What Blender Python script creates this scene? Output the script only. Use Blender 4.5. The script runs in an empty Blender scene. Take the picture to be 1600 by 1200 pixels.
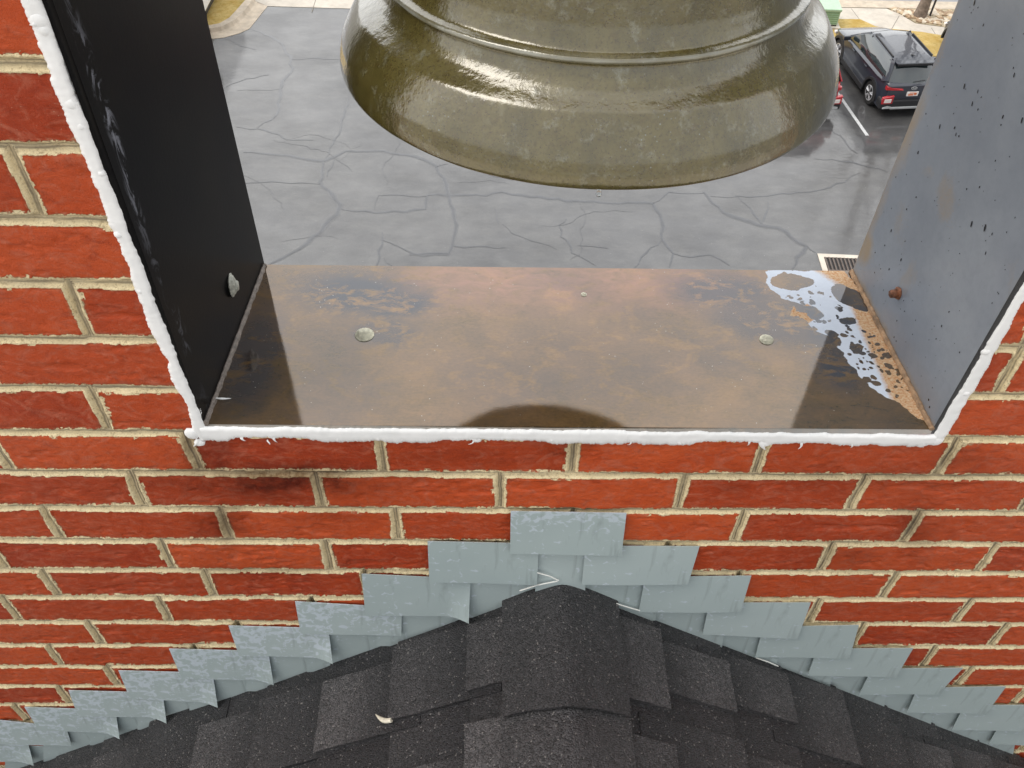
import bpy, bmesh, math, random
import numpy as np
from mathutils import Vector, Matrix

random.seed(7)
scn = bpy.context.scene
COL = scn.collection

# ------------------------------------------------------------------ camera
CAM = np.array([0.0, -0.5925448, 0.7883108])
PITCH, YAW, ROLL, FPX = 0.8246684, 0.0328589, -0.0323036, 1394.05
_f = np.array([math.sin(YAW)*math.cos(PITCH), math.cos(YAW)*math.cos(PITCH), -math.sin(PITCH)])
_r = np.array([math.cos(YAW), -math.sin(YAW), 0.0])
_d = np.cross(_f, _r)
_r2 = _r*math.cos(ROLL)+_d*math.sin(ROLL)
_d2 = -_r*math.sin(ROLL)+_d*math.cos(ROLL)
ROT = np.array([_r2, _d2, _f])
cam_data = bpy.data.cameras.new('camera')
cam = bpy.data.objects.new('camera', cam_data)
COL.objects.link(cam)
M = Matrix(((_r2[0], -_d2[0], -_f[0], CAM[0]), (_r2[1], -_d2[1], -_f[1], CAM[1]), (_r2[2], -_d2[2], -_f[2], CAM[2]), (0, 0, 0, 1)))
cam.matrix_world = M
cam_data.sensor_width = 36.0
cam_data.lens = 36.0*FPX/1600.0
cam_data.clip_start = 0.02
cam_data.clip_end = 3000
scn.camera = cam

# ------------------------------------------------------------------ light: overcast sky, weak wide sun
SUN_EL, SUN_AZ = math.radians(56), math.radians(262)
world = bpy.data.worlds.new('World'); scn.world = world; world.use_nodes = True
wn = world.node_tree; wn.nodes.clear()
sky = wn.nodes.new('ShaderNodeTexSky'); sky.sky_type = 'NISHITA'; sky.sun_disc = False
sky.sun_elevation = SUN_EL; sky.sun_rotation = SUN_AZ; sky.dust_density = 4; sky.air_density = 1.0
cl = wn.nodes.new('ShaderNodeTexNoise'); cl.inputs['Scale'].default_value = 2.2; cl.inputs['Detail'].default_value = 5
tcw = wn.nodes.new('ShaderNodeTexCoord')
wn.links.new(tcw.outputs['Generated'], cl.inputs['Vector'])
cr = wn.nodes.new('ShaderNodeValToRGB')
cr.color_ramp.elements[0].position = 0.3; cr.color_ramp.elements[0].color = (7.9, 8.0, 8.15, 1)
cr.color_ramp.elements[1].position = 0.7; cr.color_ramp.elements[1].color = (11.0, 10.9, 10.6, 1)
wn.links.new(cl.outputs['Fac'], cr.inputs['Fac'])
# added sky gradient, dimmest to the south, to shape the bell and sill reflections
sp_ = wn.nodes.new('ShaderNodeSeparateXYZ'); wn.links.new(tcw.outputs['Generated'], sp_.inputs[0])
mr_ = wn.nodes.new('ShaderNodeMapRange'); mr_.interpolation_type = 'SMOOTHSTEP'
for i_, v_ in ((1, -.45), (2, .40), (3, .31), (4, .70)): mr_.inputs[i_].default_value = v_
wn.links.new(sp_.outputs['Y'], mr_.inputs[0])
cg = wn.nodes.new('ShaderNodeMixRGB'); cg.blend_type = 'MULTIPLY'; cg.inputs[0].default_value = 1
wn.links.new(cr.outputs['Color'], cg.inputs[1]); wn.links.new(mr_.outputs[0], cg.inputs[2])
wm = wn.nodes.new('ShaderNodeMixRGB'); wm.inputs['Fac'].default_value = 0.88
wn.links.new(sky.outputs[0], wm.inputs[1]); wn.links.new(cg.outputs['Color'], wm.inputs[2])
bg = wn.nodes.new('ShaderNodeBackground'); bg.inputs['Strength'].default_value = 0.13
wo = wn.nodes.new('ShaderNodeOutputWorld')
wn.links.new(wm.outputs[0], bg.inputs['Color']); wn.links.new(bg.outputs[0], wo.inputs['Surface'])
sd = bpy.data.lights.new('sun', 'SUN'); sd.energy = 0.7; sd.angle = math.radians(35); sd.color = (1, .96, .9)
sun = bpy.data.objects.new('sun', sd); COL.objects.link(sun)
sdir = Vector((math.sin(SUN_AZ)*math.cos(SUN_EL), math.cos(SUN_AZ)*math.cos(SUN_EL), math.sin(SUN_EL)))
sun.rotation_euler = sdir.to_track_quat('Z', 'Y').to_euler()
scn.view_settings.view_transform = 'Standard'; scn.view_settings.look = 'None'
scn.view_settings.exposure = 1.3; scn.view_settings.gamma = 1

# ------------------------------------------------------------------ measuring helpers
GZ = -13.0
def rays(u, v):
    u = np.asarray(u, float); v = np.asarray(v, float)
    q = np.stack([(u-800)/FPX, (v-600)/FPX, np.ones_like(u)], -1)
    return q @ ROT
def on_plane(u, v, axis, val):
    d = rays(u, v); t = (val-CAM[axis])/d[..., axis]
    return CAM + d*t[..., None] if d.ndim > 1 else CAM + d*t
def wall_pt(u, v, y=0.0): return on_plane(u, v, 1, y)
def ground_pt(u, v, z=GZ): return on_plane(u, v, 2, z)
def to_photo(P):
    q = (np.asarray(P)-CAM) @ ROT.T
    return 800+FPX*q[..., 0]/q[..., 2], 600+FPX*q[..., 1]/q[..., 2]

def _hash(ix, iy, seed):
    n = (ix.astype(np.int64)*374761393 + iy.astype(np.int64)*668265263 + seed*69069) & 0x7fffffff
    n = ((n ^ (n >> 13))*1274126177) & 0x7fffffff
    n = (n ^ (n >> 16)) & 0xffff
    return n/65535.0
def vnoise(x, y, seed=0):
    x = np.asarray(x, float); y = np.asarray(y, float)
    ix = np.floor(x); iy = np.floor(y); fx = x-ix; fy = y-iy
    fx = fx*fx*(3-2*fx); fy = fy*fy*(3-2*fy)
    a = _hash(ix, iy, seed); b = _hash(ix+1, iy, seed); c = _hash(ix, iy+1, seed); d = _hash(ix+1, iy+1, seed)
    return (a*(1-fx)+b*fx)*(1-fy)+(c*(1-fx)+d*fx)*fy
def fbm(x, y, seed=0, oct=4):
    s = 0; a = .5; t = 0
    for o in range(oct):
        s = s + a*vnoise(x*2**o, y*2**o, seed+o*17); t += a; a *= .5
    return s/t*2-1
def sstep(a, b, x):
    t = np.clip((x-a)/(b-a), 0, 1); return t*t*(3-2*t)

# ------------------------------------------------------------------ object helpers
def link(name, me, mats=(), parent=None):
    o = bpy.data.objects.new(name, me); COL.objects.link(o)
    for m in (mats if isinstance(mats, (list, tuple)) else [mats]): me.materials.append(m)
    if parent: o.parent = parent
    return o
def empty(name, loc, label, cat, rz=0, group=None):
    o = bpy.data.objects.new(name, None); COL.objects.link(o); o.empty_display_size = .1
    o.location = loc; o.rotation_euler = (0, 0, rz); tag(o, label, cat, group); return o
def tag(o, label=None, cat=None, group=None, kind=None):
    if label: o['label'] = label
    if cat: o['category'] = cat
    if group: o['group'] = group
    if kind: o['kind'] = kind
    return o
def np_mesh(name, V, F, smooth=True, attrs=None, mat_idx=None):
    V = np.asarray(V, np.float32); F = np.asarray(F, np.int32)
    me = bpy.data.meshes.new(name)
    n = F.shape[1]
    me.vertices.add(len(V)); me.vertices.foreach_set('co', V.ravel())
    me.loops.add(F.size); me.loops.foreach_set('vertex_index', F.ravel())
    me.polygons.add(len(F)); me.polygons.foreach_set('loop_start', np.arange(0, F.size, n, dtype=np.int32))
    if mat_idx is not None: me.polygons.foreach_set('material_index', np.asarray(mat_idx, np.int32))
    me.update(calc_edges=True)
    me.polygons.foreach_set('use_smooth', np.full(len(F), smooth))
    if attrs:
        for k, a in attrs.items():
            at = me.attributes.new(k, 'FLOAT', 'POINT'); at.data.foreach_set('value', np.asarray(a, np.float32))
    me.validate(); return me
def grid_faces(nu, nv, keep=None, off=0, flip=False):
    i = np.arange(nu*nv).reshape(nv, nu)
    q = np.stack([i[:-1, :-1], i[:-1, 1:], i[1:, 1:], i[1:, :-1]], -1)
    if flip: q = q[..., ::-1]
    if keep is not None: q = q[keep]
    return q.reshape(-1, 4)+off
def compact(V, F, attrs):
    used = np.unique(F); m = np.full(len(V), -1); m[used] = np.arange(len(used))
    return V[used], m[F], {k: a[used] for k, a in attrs.items()}
class MB:
    def __init__(s): s.v = []; s.f = []; s.m = []
    def add(s, V, F, mi=0):
        o = len(s.v); s.v += [tuple(map(float, p)) for p in V]
        s.f += [tuple(i+o for i in f) for f in F]; s.m += [mi]*len(F); return s
    def box(s, x0, x1, y0, y1, z0, z1, mi=0):
        V = [(x, y, z) for z in (z0, z1) for y in (y0, y1) for x in (x0, x1)]
        return s.add(V, [(0, 2, 3, 1), (4, 5, 7, 6), (0, 1, 5, 4), (2, 6, 7, 3), (0, 4, 6, 2), (1, 3, 7, 5)], mi)
    def prism(s, poly, z0, z1, mi=0):
        n = len(poly); V = [(a, b, z0) for a, b in poly]+[(a, b, z1) for a, b in poly]
        F = [tuple(range(n-1, -1, -1)), tuple(range(n, 2*n))]+[(i, (i+1) % n, n+(i+1) % n, n+i) for i in range(n)]
        return s.add(V, F, mi)
    def tube(s, pts, rad, n=8, mi=0, cap=True):
        pts = [Vector(p) for p in pts]; rad = rad if isinstance(rad, (list, tuple)) else [rad]*len(pts)
        V = []; F = []
        for i, p in enumerate(pts):
            t = (pts[min(i+1, len(pts)-1)]-pts[max(i-1, 0)]).normalized()
            a = t.orthogonal().normalized() if i == 0 else (a-t*a.dot(t)).normalized()
            b = t.cross(a)
            for k in range(n):
                w = 2*math.pi*k/n; V.append(p+a*math.cos(w)*rad[i]+b*math.sin(w)*rad[i])
        for i in range(len(pts)-1):
            for k in range(n): F.append((i*n+k, i*n+(k+1) % n, (i+1)*n+(k+1) % n, (i+1)*n+k))
        if cap: F += [tuple(range(n-1, -1, -1)), tuple((len(pts)-1)*n+k for k in range(n))]
        return s.add(V, F, mi)
    def lathe(s, prof, n=32, c=(0, 0, 0), axis='z', mi=0, cap=True):
        V = []; F = []
        for r, z in prof:
            for k in range(n):
                a = 2*math.pi*k/n; x, y = r*math.cos(a), r*math.sin(a)
                V.append((c[0]+x, c[1]+y, c[2]+z) if axis == 'z' else ((c[0]+z, c[1]+x, c[2]+y) if axis == 'x' else (c[0]+y, c[1]+z, c[2]+x)))
        for i in range(len(prof)-1):
            for k in range(n): F.append((i*n+k, i*n+(k+1) % n, (i+1)*n+(k+1) % n, (i+1)*n+k))
        if cap: F += [tuple(range(n-1, -1, -1)), tuple((len(prof)-1)*n+k for k in range(n))]
        return s.add(V, F, mi)
    def build(s, name, mats, parent=None, smooth=False, bevel=0, seg=2, sub=0):
        me = bpy.data.meshes.new(name); me.from_pydata(s.v, [], s.f); me.update()
        me.polygons.foreach_set('material_index', s.m)
        bm = bmesh.new(); bm.from_mesh(me); bmesh.ops.recalc_face_normals(bm, faces=bm.faces)
        if bevel:
            ed = [e for e in bm.edges if len(e.link_faces) == 2 and e.calc_face_angle(0) > .5]
            bmesh.ops.bevel(bm, geom=ed, offset=bevel, segments=seg, profile=.5, affect='EDGES', clamp_overlap=True)
        bm.to_mesh(me); bm.free()
        if smooth:
            me.polygons.foreach_set('use_smooth', [True]*len(me.polygons))
            try: me.set_sharp_from_angle(angle=math.radians(40))
            except Exception: pass
        o = link(name, me, mats, parent)
        if sub:
            md = o.modifiers.new('s', 'SUBSURF'); md.levels = md.render_levels = sub
        return o

# ------------------------------------------------------------------ material helpers
class MT:
    def __init__(s, name, base=(.5, .5, .5), rough=.5, metal=0, spec=.5, coat=0, coat_rough=.03, coat_ior=1.5, ior=1.5):
        s.m = bpy.data.materials.new(name); s.m.use_nodes = True; s.nt = s.m.node_tree
        s.b = s.nt.nodes['Principled BSDF']; s.out = s.nt.nodes['Material Output']
        s.set('Base Color', base); s.set('Roughness', rough); s.set('Metallic', metal); s.set('IOR', ior)
        s.set('Coat Weight', coat); s.set('Coat Roughness', coat_rough); s.set('Coat IOR', coat_ior)
        s.set('Specular IOR Level', spec)
    def set(s, k, v, node=None):
        i = (node or s.b).inputs[k]
        if isinstance(v, bpy.types.NodeSocket): s.nt.links.new(v, i)
        elif isinstance(v, (tuple, list)): i.default_value = tuple(v)+((1,) if len(v) == 3 and len(i.default_value) == 4 else ())
        else: i.default_value = v
    def node(s, t, **k):
        n = s.nt.nodes.new(t)
        for a, b in k.items(): setattr(n, a, b)
        return n
    def coord(s, scale=(1, 1, 1)):
        if not hasattr(s, '_tc'): s._tc = s.node('ShaderNodeTexCoord')
        if scale == (1, 1, 1): return s._tc.outputs['Object']
        mp = s.node('ShaderNodeMapping'); s.nt.links.new(s._tc.outputs['Object'], mp.inputs[0]); mp.inputs['Scale'].default_value = scale
        return mp.outputs[0]
    def noise(s, scale=5, detail=4, rough=.5, stretch=(1, 1, 1), dist=0):
        n = s.node('ShaderNodeTexNoise'); s.set('Vector', s.coord(stretch), n); s.set('Scale', float(scale), n)
        s.set('Detail', float(detail), n); s.set('Roughness', rough, n); s.set('Distortion', float(dist), n); return n.outputs['Fac']
    def voro(s, scale=5, feature='F1', stretch=(1, 1, 1)):
        n = s.node('ShaderNodeTexVoronoi', feature=feature); s.set('Vector', s.coord(stretch), n); s.set('Scale', float(scale), n); return n
    def attr(s, name): n = s.node('ShaderNodeAttribute'); n.attribute_name = name; return n.outputs['Fac']
    def math(s, op, a, b=0.0, clamp=False):
        n = s.node('ShaderNodeMath', operation=op, use_clamp=clamp)
        for i, v in enumerate((a, b)):
            if isinstance(v, bpy.types.NodeSocket): s.nt.links.new(v, n.inputs[i])
            else: n.inputs[i].default_value = v
        return n.outputs[0]
    def ramp(s, fac, lo, hi, a=0.0, b=1.0):
        n = s.node('ShaderNodeMapRange'); n.clamp = True
        s.set(0, fac, n); s.set(1, float(lo), n); s.set(2, float(hi), n); s.set(3, float(a), n); s.set(4, float(b), n); return n.outputs[0]
    def mix(s, fac, a, b, mode='MIX'):
        n = s.node('ShaderNodeMixRGB', blend_type=mode)
        for i, v in enumerate((fac, a, b)):
            if isinstance(v, bpy.types.NodeSocket): s.nt.links.new(v, n.inputs[i])
            elif isinstance(v, (tuple, list)): n.inputs[i].default_value = tuple(v)+((1,) if len(v) == 3 else ())
            else: n.inputs[i].default_value = v
        return n.outputs[0]
    def bump(s, h, strength=.3, dist=.002):
        n = s.node('ShaderNodeBump'); s.set('Height', h, n); s.set('Strength', strength, n); s.set('Distance', dist, n)
        s.set('Normal', n.outputs[0]); return n.outputs[0]

# ---- materials
def mat_brick():
    t = MT('wet_red_brick', rough=.42, spec=.22)
    d = t.attr('edge'); tint = t.attr('tint'); stain = t.attr('stain'); tool = t.attr('tool')
    rag = t.math('MULTIPLY', t.math('ADD', t.math('SUBTRACT', t.noise(420, 5, .65), .5), t.math('MULTIPLY', t.math('SUBTRACT', t.noise(130, 4, .6), .5), .7)), 4.6)
    de = t.math('ADD', d, rag)
    isb = t.ramp(de, -.25, .3)
    # brick colour
    c = t.mix(tint, (.36, .043, .013), (.60, .100, .027))
    c = t.mix(t.ramp(t.noise(14, 6, .6, dist=1.5), .42, .72, 0, .8), c, (.50, .068, .016))
    c = t.mix(t.ramp(t.noise(30, 6, .7, (1, 1, 1.5), 2.5), .48, .7, 0, .75), c, (.52, .155, .09))
    c = t.mix(t.ramp(t.noise(55, 6, .75, (1, 1, 1.8), 1), .5, .7, 0, .5), c, (.22, .028, .012))
    v = t.voro(260); c = t.mix(t.math('MULTIPLY', t.ramp(v.outputs['Distance'], .09, .05), t.ramp(t.noise(60, 2), .56, .6)), c, (.62, .42, .3))
    c = t.mix(t.ramp(t.voro(330).outputs['Distance'], .1, .04, 0, .6), c, (.12, .02, .012))
    # smear of mortar on the face just outside the joint
    sm = t.math('MULTIPLY', t.ramp(de, 2.8, .1), t.ramp(t.noise(75, 5, .7), .5, .62))
    c = t.mix(t.math('MULTIPLY', sm, .55), c, (.55, .34, .2))
    # mortar colour
    vt = t.attr('vert')
    lines = t.math('ADD', t.math('MULTIPLY', t.noise(330, 4, .65, (.05, 1, 1)), t.math('SUBTRACT', 1.0, vt)), t.math('MULTIPLY', t.noise(330, 4, .65, (1, 1, .05)), vt))
    mc = t.mix(t.noise(60, 5, .7), (.84, .67, .38), (.98, .85, .56))
    mc = t.mix(t.ramp(t.noise(600, 4, .8), .50, .66, 0, .55), mc, (.40, .29, .15))
    mc = t.mix(t.ramp(t.noise(260, 3, .7), .56, .64, 0, .5), mc, (.30, .21, .11))
    mc = t.mix(t.math('MULTIPLY', tool, t.ramp(lines, .42, .6, 0, .8)), mc, (.30, .25, .17))
    wob = t.math('MULTIPLY', t.math('SUBTRACT', lines, .5), 1.6)
    for off_, wd_, am_ in ((1.3, 1.0, .9), (-1.5, .8, .7), (3.4, .6, .5)):
        dl = t.math('ABSOLUTE', t.math('SUBTRACT', t.math('ADD', t.attr('cdist'), wob), off_))
        mc = t.mix(t.math('MULTIPLY', t.ramp(dl, wd_, wd_*.3), t.ramp(t.noise(14+off_*5, 4, .6), .30, .50, 0, am_)), mc, (.13, .10, .07))
    mc = t.mix(t.math('MULTIPLY', tool, t.ramp(t.noise(25, 4, .7), .3, .6, .1, .4)), mc, (.55, .47, .34))
    mc = t.mix(t.math('MULTIPLY', t.ramp(t.noise(9, 4, .6), .58, .75), .3), mc, (.38, .30, .19))
    col = t.mix(isb, mc, c)
    col = t.mix(t.math('MULTIPLY', t.math('MULTIPLY', stain, 1.3), t.ramp(t.noise(45, 5, .6), .25, .6, .4, 1), True), col, t.mix(1.0, col, (.24, .17, .13), 'MULTIPLY'))
    t.set('Base Color', col)
    r = t.ramp(t.noise(25, 5, .7), .3, .7, .28, .55)
    t.set('Roughness', t.math('ADD', t.math('MULTIPLY', isb, t.math('SUBTRACT', r, .8)), .8))
    h = t.math('ADD', t.math('MULTIPLY', t.noise(500, 6, .75), .6), t.math('MULTIPLY', t.noise(90, 6, .65, (1, 1, 1.3), 1), .55))
    h = t.math('ADD', h, t.math('MULTIPLY', isb, .5))
    t.bump(t.math('ADD', h, t.math('MULTIPLY', t.math('MULTIPLY', tool, lines), .8)), .8, .0024); return t.m
def simple(name, base, rough=.5, metal=0, spec=.5, coat=0, var=.15, vscale=8, bump=0, bscale=80, **k):
    t = MT(name, base, rough, metal, spec, coat, **k)
    if var:
        b2 = tuple(x*(1-var*2) for x in base); b3 = tuple(min(1, x*(1+var)) for x in base)
        t.set('Base Color', t.mix(t.ramp(t.noise(vscale, 6, .65), .3, .7), b2, b3))
        t.set('Roughness', t.ramp(t.noise(vscale*2.3, 5, .6), .3, .7, max(0.02, rough*.8), min(1, rough*1.2)))
    if bump: t.bump(t.noise(bscale, 5, .6), bump, .003)
    return t.m
def mat_sealant():
    t = MT('white_sealant', (.86, .87, .87), .38, spec=.5)
    t.set('Base Color', t.mix(t.ramp(t.noise(22, 4), .4, .7), (.90, .905, .90), (.96, .96, .955)))
    t.bump(t.noise(60, 3, .5), .22, .004)
    return t.m
def mat_sill():
    t = MT('wet_rusty_steel', rough=.015, metal=.42, coat=1, coat_rough=.02, coat_ior=1.5)
    dry = t.attr('dry'); blue = t.attr('bare'); rust = t.attr('rust'); red = t.attr('red')
    n1 = t.noise(40, 7, .7, (1, 2, 1), 1); n2 = t.noise(220, 6, .7, (1, 1.8, 1)); n3 = t.noise(9, 6, .6)
    c = t.mix(t.ramp(t.math('ADD', t.math('MULTIPLY', n1, .75), t.math('MULTIPLY', n2, .25)), .38, .62), (.050, .044, .020), (.175, .100, .030))
    c = t.mix(t.math('MULTIPLY', rust, t.ramp(t.math('ADD', t.math('MULTIPLY', n3, .65), t.math('MULTIPLY', n2, .35)), .28, .62)), c, (.31, .175, .078))
    c = t.mix(t.math('MULTIPLY', red, t.ramp(n1, .3, .7)), c, (.38, .18, .115))
    c = t.mix(t.math('MULTIPLY', blue, t.ramp(t.math('ADD', t.math('MULTIPLY', n1, .5), t.math('MULTIPLY', t.noise(18, 6, .65, (1, 1.6, 1), 1), .5)), .40, .50, 0, .95)), c, (.038, .047, .064))
    c = t.mix(t.ramp(t.voro(260).outputs['Distance'], .1, .03, 0, .35), c, (.02, .018, .012))
    c = t.mix(t.math('MULTIPLY', t.ramp(t.voro(170).outputs['Distance'], .10, .05), t.ramp(t.noise(30, 4), .54, .6)), c, (.62, .60, .54))
    rr = t.math('SUBTRACT', t.noise(170, 6, .7), .5)
    # dry patch, pale grey primer with orange rust towards the weld
    dm = t.ramp(t.math('ADD', dry, t.math('MULTIPLY', rr, .32)), .47, .53)
    om = t.ramp(t.math('ADD', t.attr('orange'), t.math('MULTIPLY', rr, .5)), .36, .66)
    dc = t.mix(t.noise(70, 5, .7), (.50, .55, .63), (.66, .71, .79))
    oc = t.mix(t.ramp(n2, .35, .65), (.50, .26, .12), (.62, .50, .34))
    oc = t.mix(t.ramp(t.noise(420, 4, .7), .5, .62), oc, (.42, .17, .05))
    dc = t.mix(om, dc, oc)
    t.set('Base Color', t.mix(dm, c, dc))
    t.set('Coat Weight', t.math('SUBTRACT', 1.0, dm)); t.set('Metallic', t.ramp(dm, 0, 1, .42, 0))
    t.set('Coat Roughness', t.ramp(t.noise(30, 4), .3, .7, .0, .02))
    t.set('Roughness', t.ramp(dm, 0, 1, .018, .75)); t.set('Specular IOR Level', t.ramp(dm, 0, 1, .5, .25))
    b = t.node('ShaderNodeBump'); t.set('Height', t.math('ADD', t.noise(380, 5, .7), t.math('MULTIPLY', dm, 1.2)), b); t.set('Strength', .05, b); t.set('Distance', .0004, b)
    t.set('Normal', b.outputs[0])
    b2 = t.node('ShaderNodeBump'); t.set('Height', t.noise(70, 5, .7), b2); t.set('Strength', .06, b2); t.set('Distance', .0007, b2)
    t.set('Coat Normal', b2.outputs[0])
    return t.m
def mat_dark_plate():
    t = MT('glossy_black_steel', (.004, .004, .005), .25, spec=.05, coat=0, coat_rough=.1)  # base set far darker than the right plate's
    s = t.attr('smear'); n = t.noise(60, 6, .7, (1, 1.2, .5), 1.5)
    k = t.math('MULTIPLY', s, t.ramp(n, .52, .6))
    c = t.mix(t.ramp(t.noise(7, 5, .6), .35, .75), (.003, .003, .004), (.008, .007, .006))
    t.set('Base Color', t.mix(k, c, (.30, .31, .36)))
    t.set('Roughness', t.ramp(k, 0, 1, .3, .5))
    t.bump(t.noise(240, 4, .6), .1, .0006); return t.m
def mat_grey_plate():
    t = MT('grey_plate_steel', (.19, .21, .24), .42, spec=.5, coat=.3, coat_rough=.12)  # base set paler than the left plate's
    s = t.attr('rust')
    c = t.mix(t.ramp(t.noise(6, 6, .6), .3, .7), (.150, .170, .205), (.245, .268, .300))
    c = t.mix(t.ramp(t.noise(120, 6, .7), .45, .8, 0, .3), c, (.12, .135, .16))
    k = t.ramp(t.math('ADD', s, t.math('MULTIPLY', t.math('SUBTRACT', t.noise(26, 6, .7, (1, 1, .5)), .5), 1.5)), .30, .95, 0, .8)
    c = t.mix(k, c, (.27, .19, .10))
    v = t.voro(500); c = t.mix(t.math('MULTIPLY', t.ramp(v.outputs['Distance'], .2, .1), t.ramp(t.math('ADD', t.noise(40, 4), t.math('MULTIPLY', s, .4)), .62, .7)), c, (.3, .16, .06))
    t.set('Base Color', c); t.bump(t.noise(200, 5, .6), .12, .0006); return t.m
def mat_bell():
    t = MT('wet_olive_bronze', rough=.25, metal=.18, spec=.5, coat=1, coat_rough=.05, coat_ior=1.75)
    n = t.noise(26, 6, .65); n2 = t.noise(150, 6, .75)
    c = t.mix(t.ramp(n, .3, .7), (.086, .069, .017), (.146, .119, .038))
    c = t.mix(t.ramp(n2, .5, .68, 0, .5), c, (.07, .042, .010))
    c = t.mix(t.ramp(t.noise(34, 5, .65, (1, 1, .16)), .52, .7, 0, .55), c, (.052, .044, .014))
    c = t.mix(t.ramp(t.noise(48, 5, .65, (1, 1, .12)), .6, .75, 0, .35), c, (.26, .26, .20))
    c = t.mix(t.ramp(t.noise(70, 6, .8), .55, .74, 0, .55), c, (.32, .33, .27))
    v = t.voro(240); c = t.mix(t.math('MULTIPLY', t.ramp(v.outputs['Distance'], .16, .06), t.ramp(t.noise(19, 4), .55, .66, 0, .8)), c, (.30, .34, .33))
    c = t.mix(t.ramp(t.noise(420, 3, .7), .52, .66, 0, .5), c, (.045, .032, .008))
    v2 = t.voro(330); c = t.mix(t.ramp(v2.outputs['Distance'], .18, .08, 0, .8), c, (.05, .02, .006))
    c = t.mix(t.math('MULTIPLY', t.attr('wear'), .8), c, (.42, .43, .38))
    t.set('Base Color', c)
    t.set('Coat Roughness', t.ramp(t.noise(14, 5), .3, .7, .06, .19))
    w = t.math('ADD', t.math('MULTIPLY', t.noise(70, 4, .6), 1.0), t.math('MULTIPLY', t.noise(300, 4, .6), .35))
    b = t.node('ShaderNodeBump'); t.set('Height', w, b); t.set('Strength', .38, b); t.set('Distance', .0014, b)
    t.set('Normal', b.outputs[0]); t.set('Coat Normal', b.outputs[0]); return t.m
def mat_zinc():
    t = MT('weathered_zinc', rough=.45, metal=.1, spec=.5)
    oi = t.node('ShaderNodeObjectInfo')
    wet = t.attr('wet')
    c = t.mix(t.noise(18, 5), (.43, .52, .525), (.52, .61, .605))
    k = t.ramp(t.math('ADD', t.noise(72, 3, .5, (1, 1, 1.2), 1.4), t.math('MULTIPLY', wet, .20)), .645, .68, 0, .8)
    c = t.mix(k, c, (.64, .72, .80))
    c = t.mix(t.ramp(t.noise(30, 5, .65, (3, 1, .5), .6), .58, .74, 0, .4), c, (.15, .17, .17))
    c = t.mix(.25, c, t.mix(oi.outputs['Random'], (.2, .25, .25), (.38, .43, .43)))
    t.set('Base Color', c); t.set('Roughness', t.ramp(k, 0, 1, .32, .6))
    t.bump(t.noise(40, 3), .1, .002); return t.m
def mat_shingle():
    t = MT('wet_asphalt_shingle', rough=.5, spec=.5)
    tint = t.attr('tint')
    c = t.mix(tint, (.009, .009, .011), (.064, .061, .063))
    v = t.voro(560); g = t.node('ShaderNodeSeparateColor'); t.nt.links.new(v.outputs['Color'], g.inputs[0])
    gv = t.ramp(g.outputs[0], 0, 1, .25, 2.1)
    cc_ = t.node('ShaderNodeCombineColor')
    for q in range(3): t.nt.links.new(gv, cc_.inputs[q])
    c = t.mix(1.0, c, cc_.outputs[0], 'MULTIPLY')
    c = t.mix(t.ramp(g.outputs[1], .978, .986, 0, .8), c, (.22, .21, .20))
    c = t.mix(t.ramp(t.noise(22, 5), .4, .7, 0, .3), c, (.008, .008, .009))
    c = t.mix(t.ramp(t.noise(11, 5, .6, dist=1), .66, .74, 0, .3), c, (.06, .022, .014))
    t.set('Base Color', c)
    t.set('Roughness', t.ramp(g.outputs[1], 0, 1, .25, .7))
    t.bump(t.math('ADD', t.math('MULTIPLY', v.outputs['Distance'], -1.0), t.math('MULTIPLY', t.noise(500, 4, .7), .6)), .9, .0018)
    return t.m
def mat_asphalt():
    t = MT('wet_asphalt', rough=.7, spec=.5, coat=1, coat_rough=.1, coat_ior=1.78)
    n = t.noise(.5, 6, .6, (1, 1.3, 1), .6); n2 = t.noise(1.6, 6, .7, (1, 1.6, 1))
    c = t.mix(t.ramp(n, .3, .7), (.024, .024, .026), (.058, .057, .056))
    c = t.mix(t.ramp(n2, .45, .75, 0, .5), c, (.11, .108, .10))
    c = t.mix(t.ramp(t.noise(26, 5, .8), .4, .8, 0, .6), c, (.022, .022, .024))
    c = t.mix(t.ramp(t.noise(55, 3, .8), .56, .72, 0, .5), c, (.17, .165, .16))
    c = t.mix(t.ramp(t.voro(5).outputs['Distance'], .05, .02, 0, .5), c, (.4, .39, .36))
    t.set('Base Color', c)
    w = t.noise(.9, 5, .6, (1, 3, 1), .8)
    t.set('Coat Roughness', t.ramp(w, .3, .7, .05, .15)); t.set('Coat Weight', t.ramp(t.noise(.5, 5, .65, (1, 1.6, 1)), .3, .65, .62, 1))
    b = t.node('ShaderNodeBump'); t.set('Height', t.noise(30, 5, .7), b); t.set('Strength', .25, b); t.set('Distance', .01, b)
    t.set('Normal', b.outputs[0])
    b2 = t.node('ShaderNodeBump'); t.set('Height', t.noise(3.5, 4, .6, (1, 2, 1)), b2); t.set('Strength', .12, b2); t.set('Distance', .02, b2)
    t.set('Coat Normal', b2.outputs[0])
    return t.m
def mat_grass():
    t = MT('winter_turf', rough=.9, spec=.2)
    c = t.mix(t.ramp(t.noise(2.2, 6, .7), .35, .65), (.42, .27, .06), (.58, .44, .18))
    c = t.mix(t.ramp(t.noise(9, 6, .75), .5, .7, 0, .6), c, (.26, .20, .05))
    c = t.mix(t.ramp(t.noise(1.0, 4), .55, .75, 0, .5), c, (.2, .21, .06))
    t.set('Base Color', c); t.bump(t.noise(18, 5, .8), .8, .05); return t.m

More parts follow.
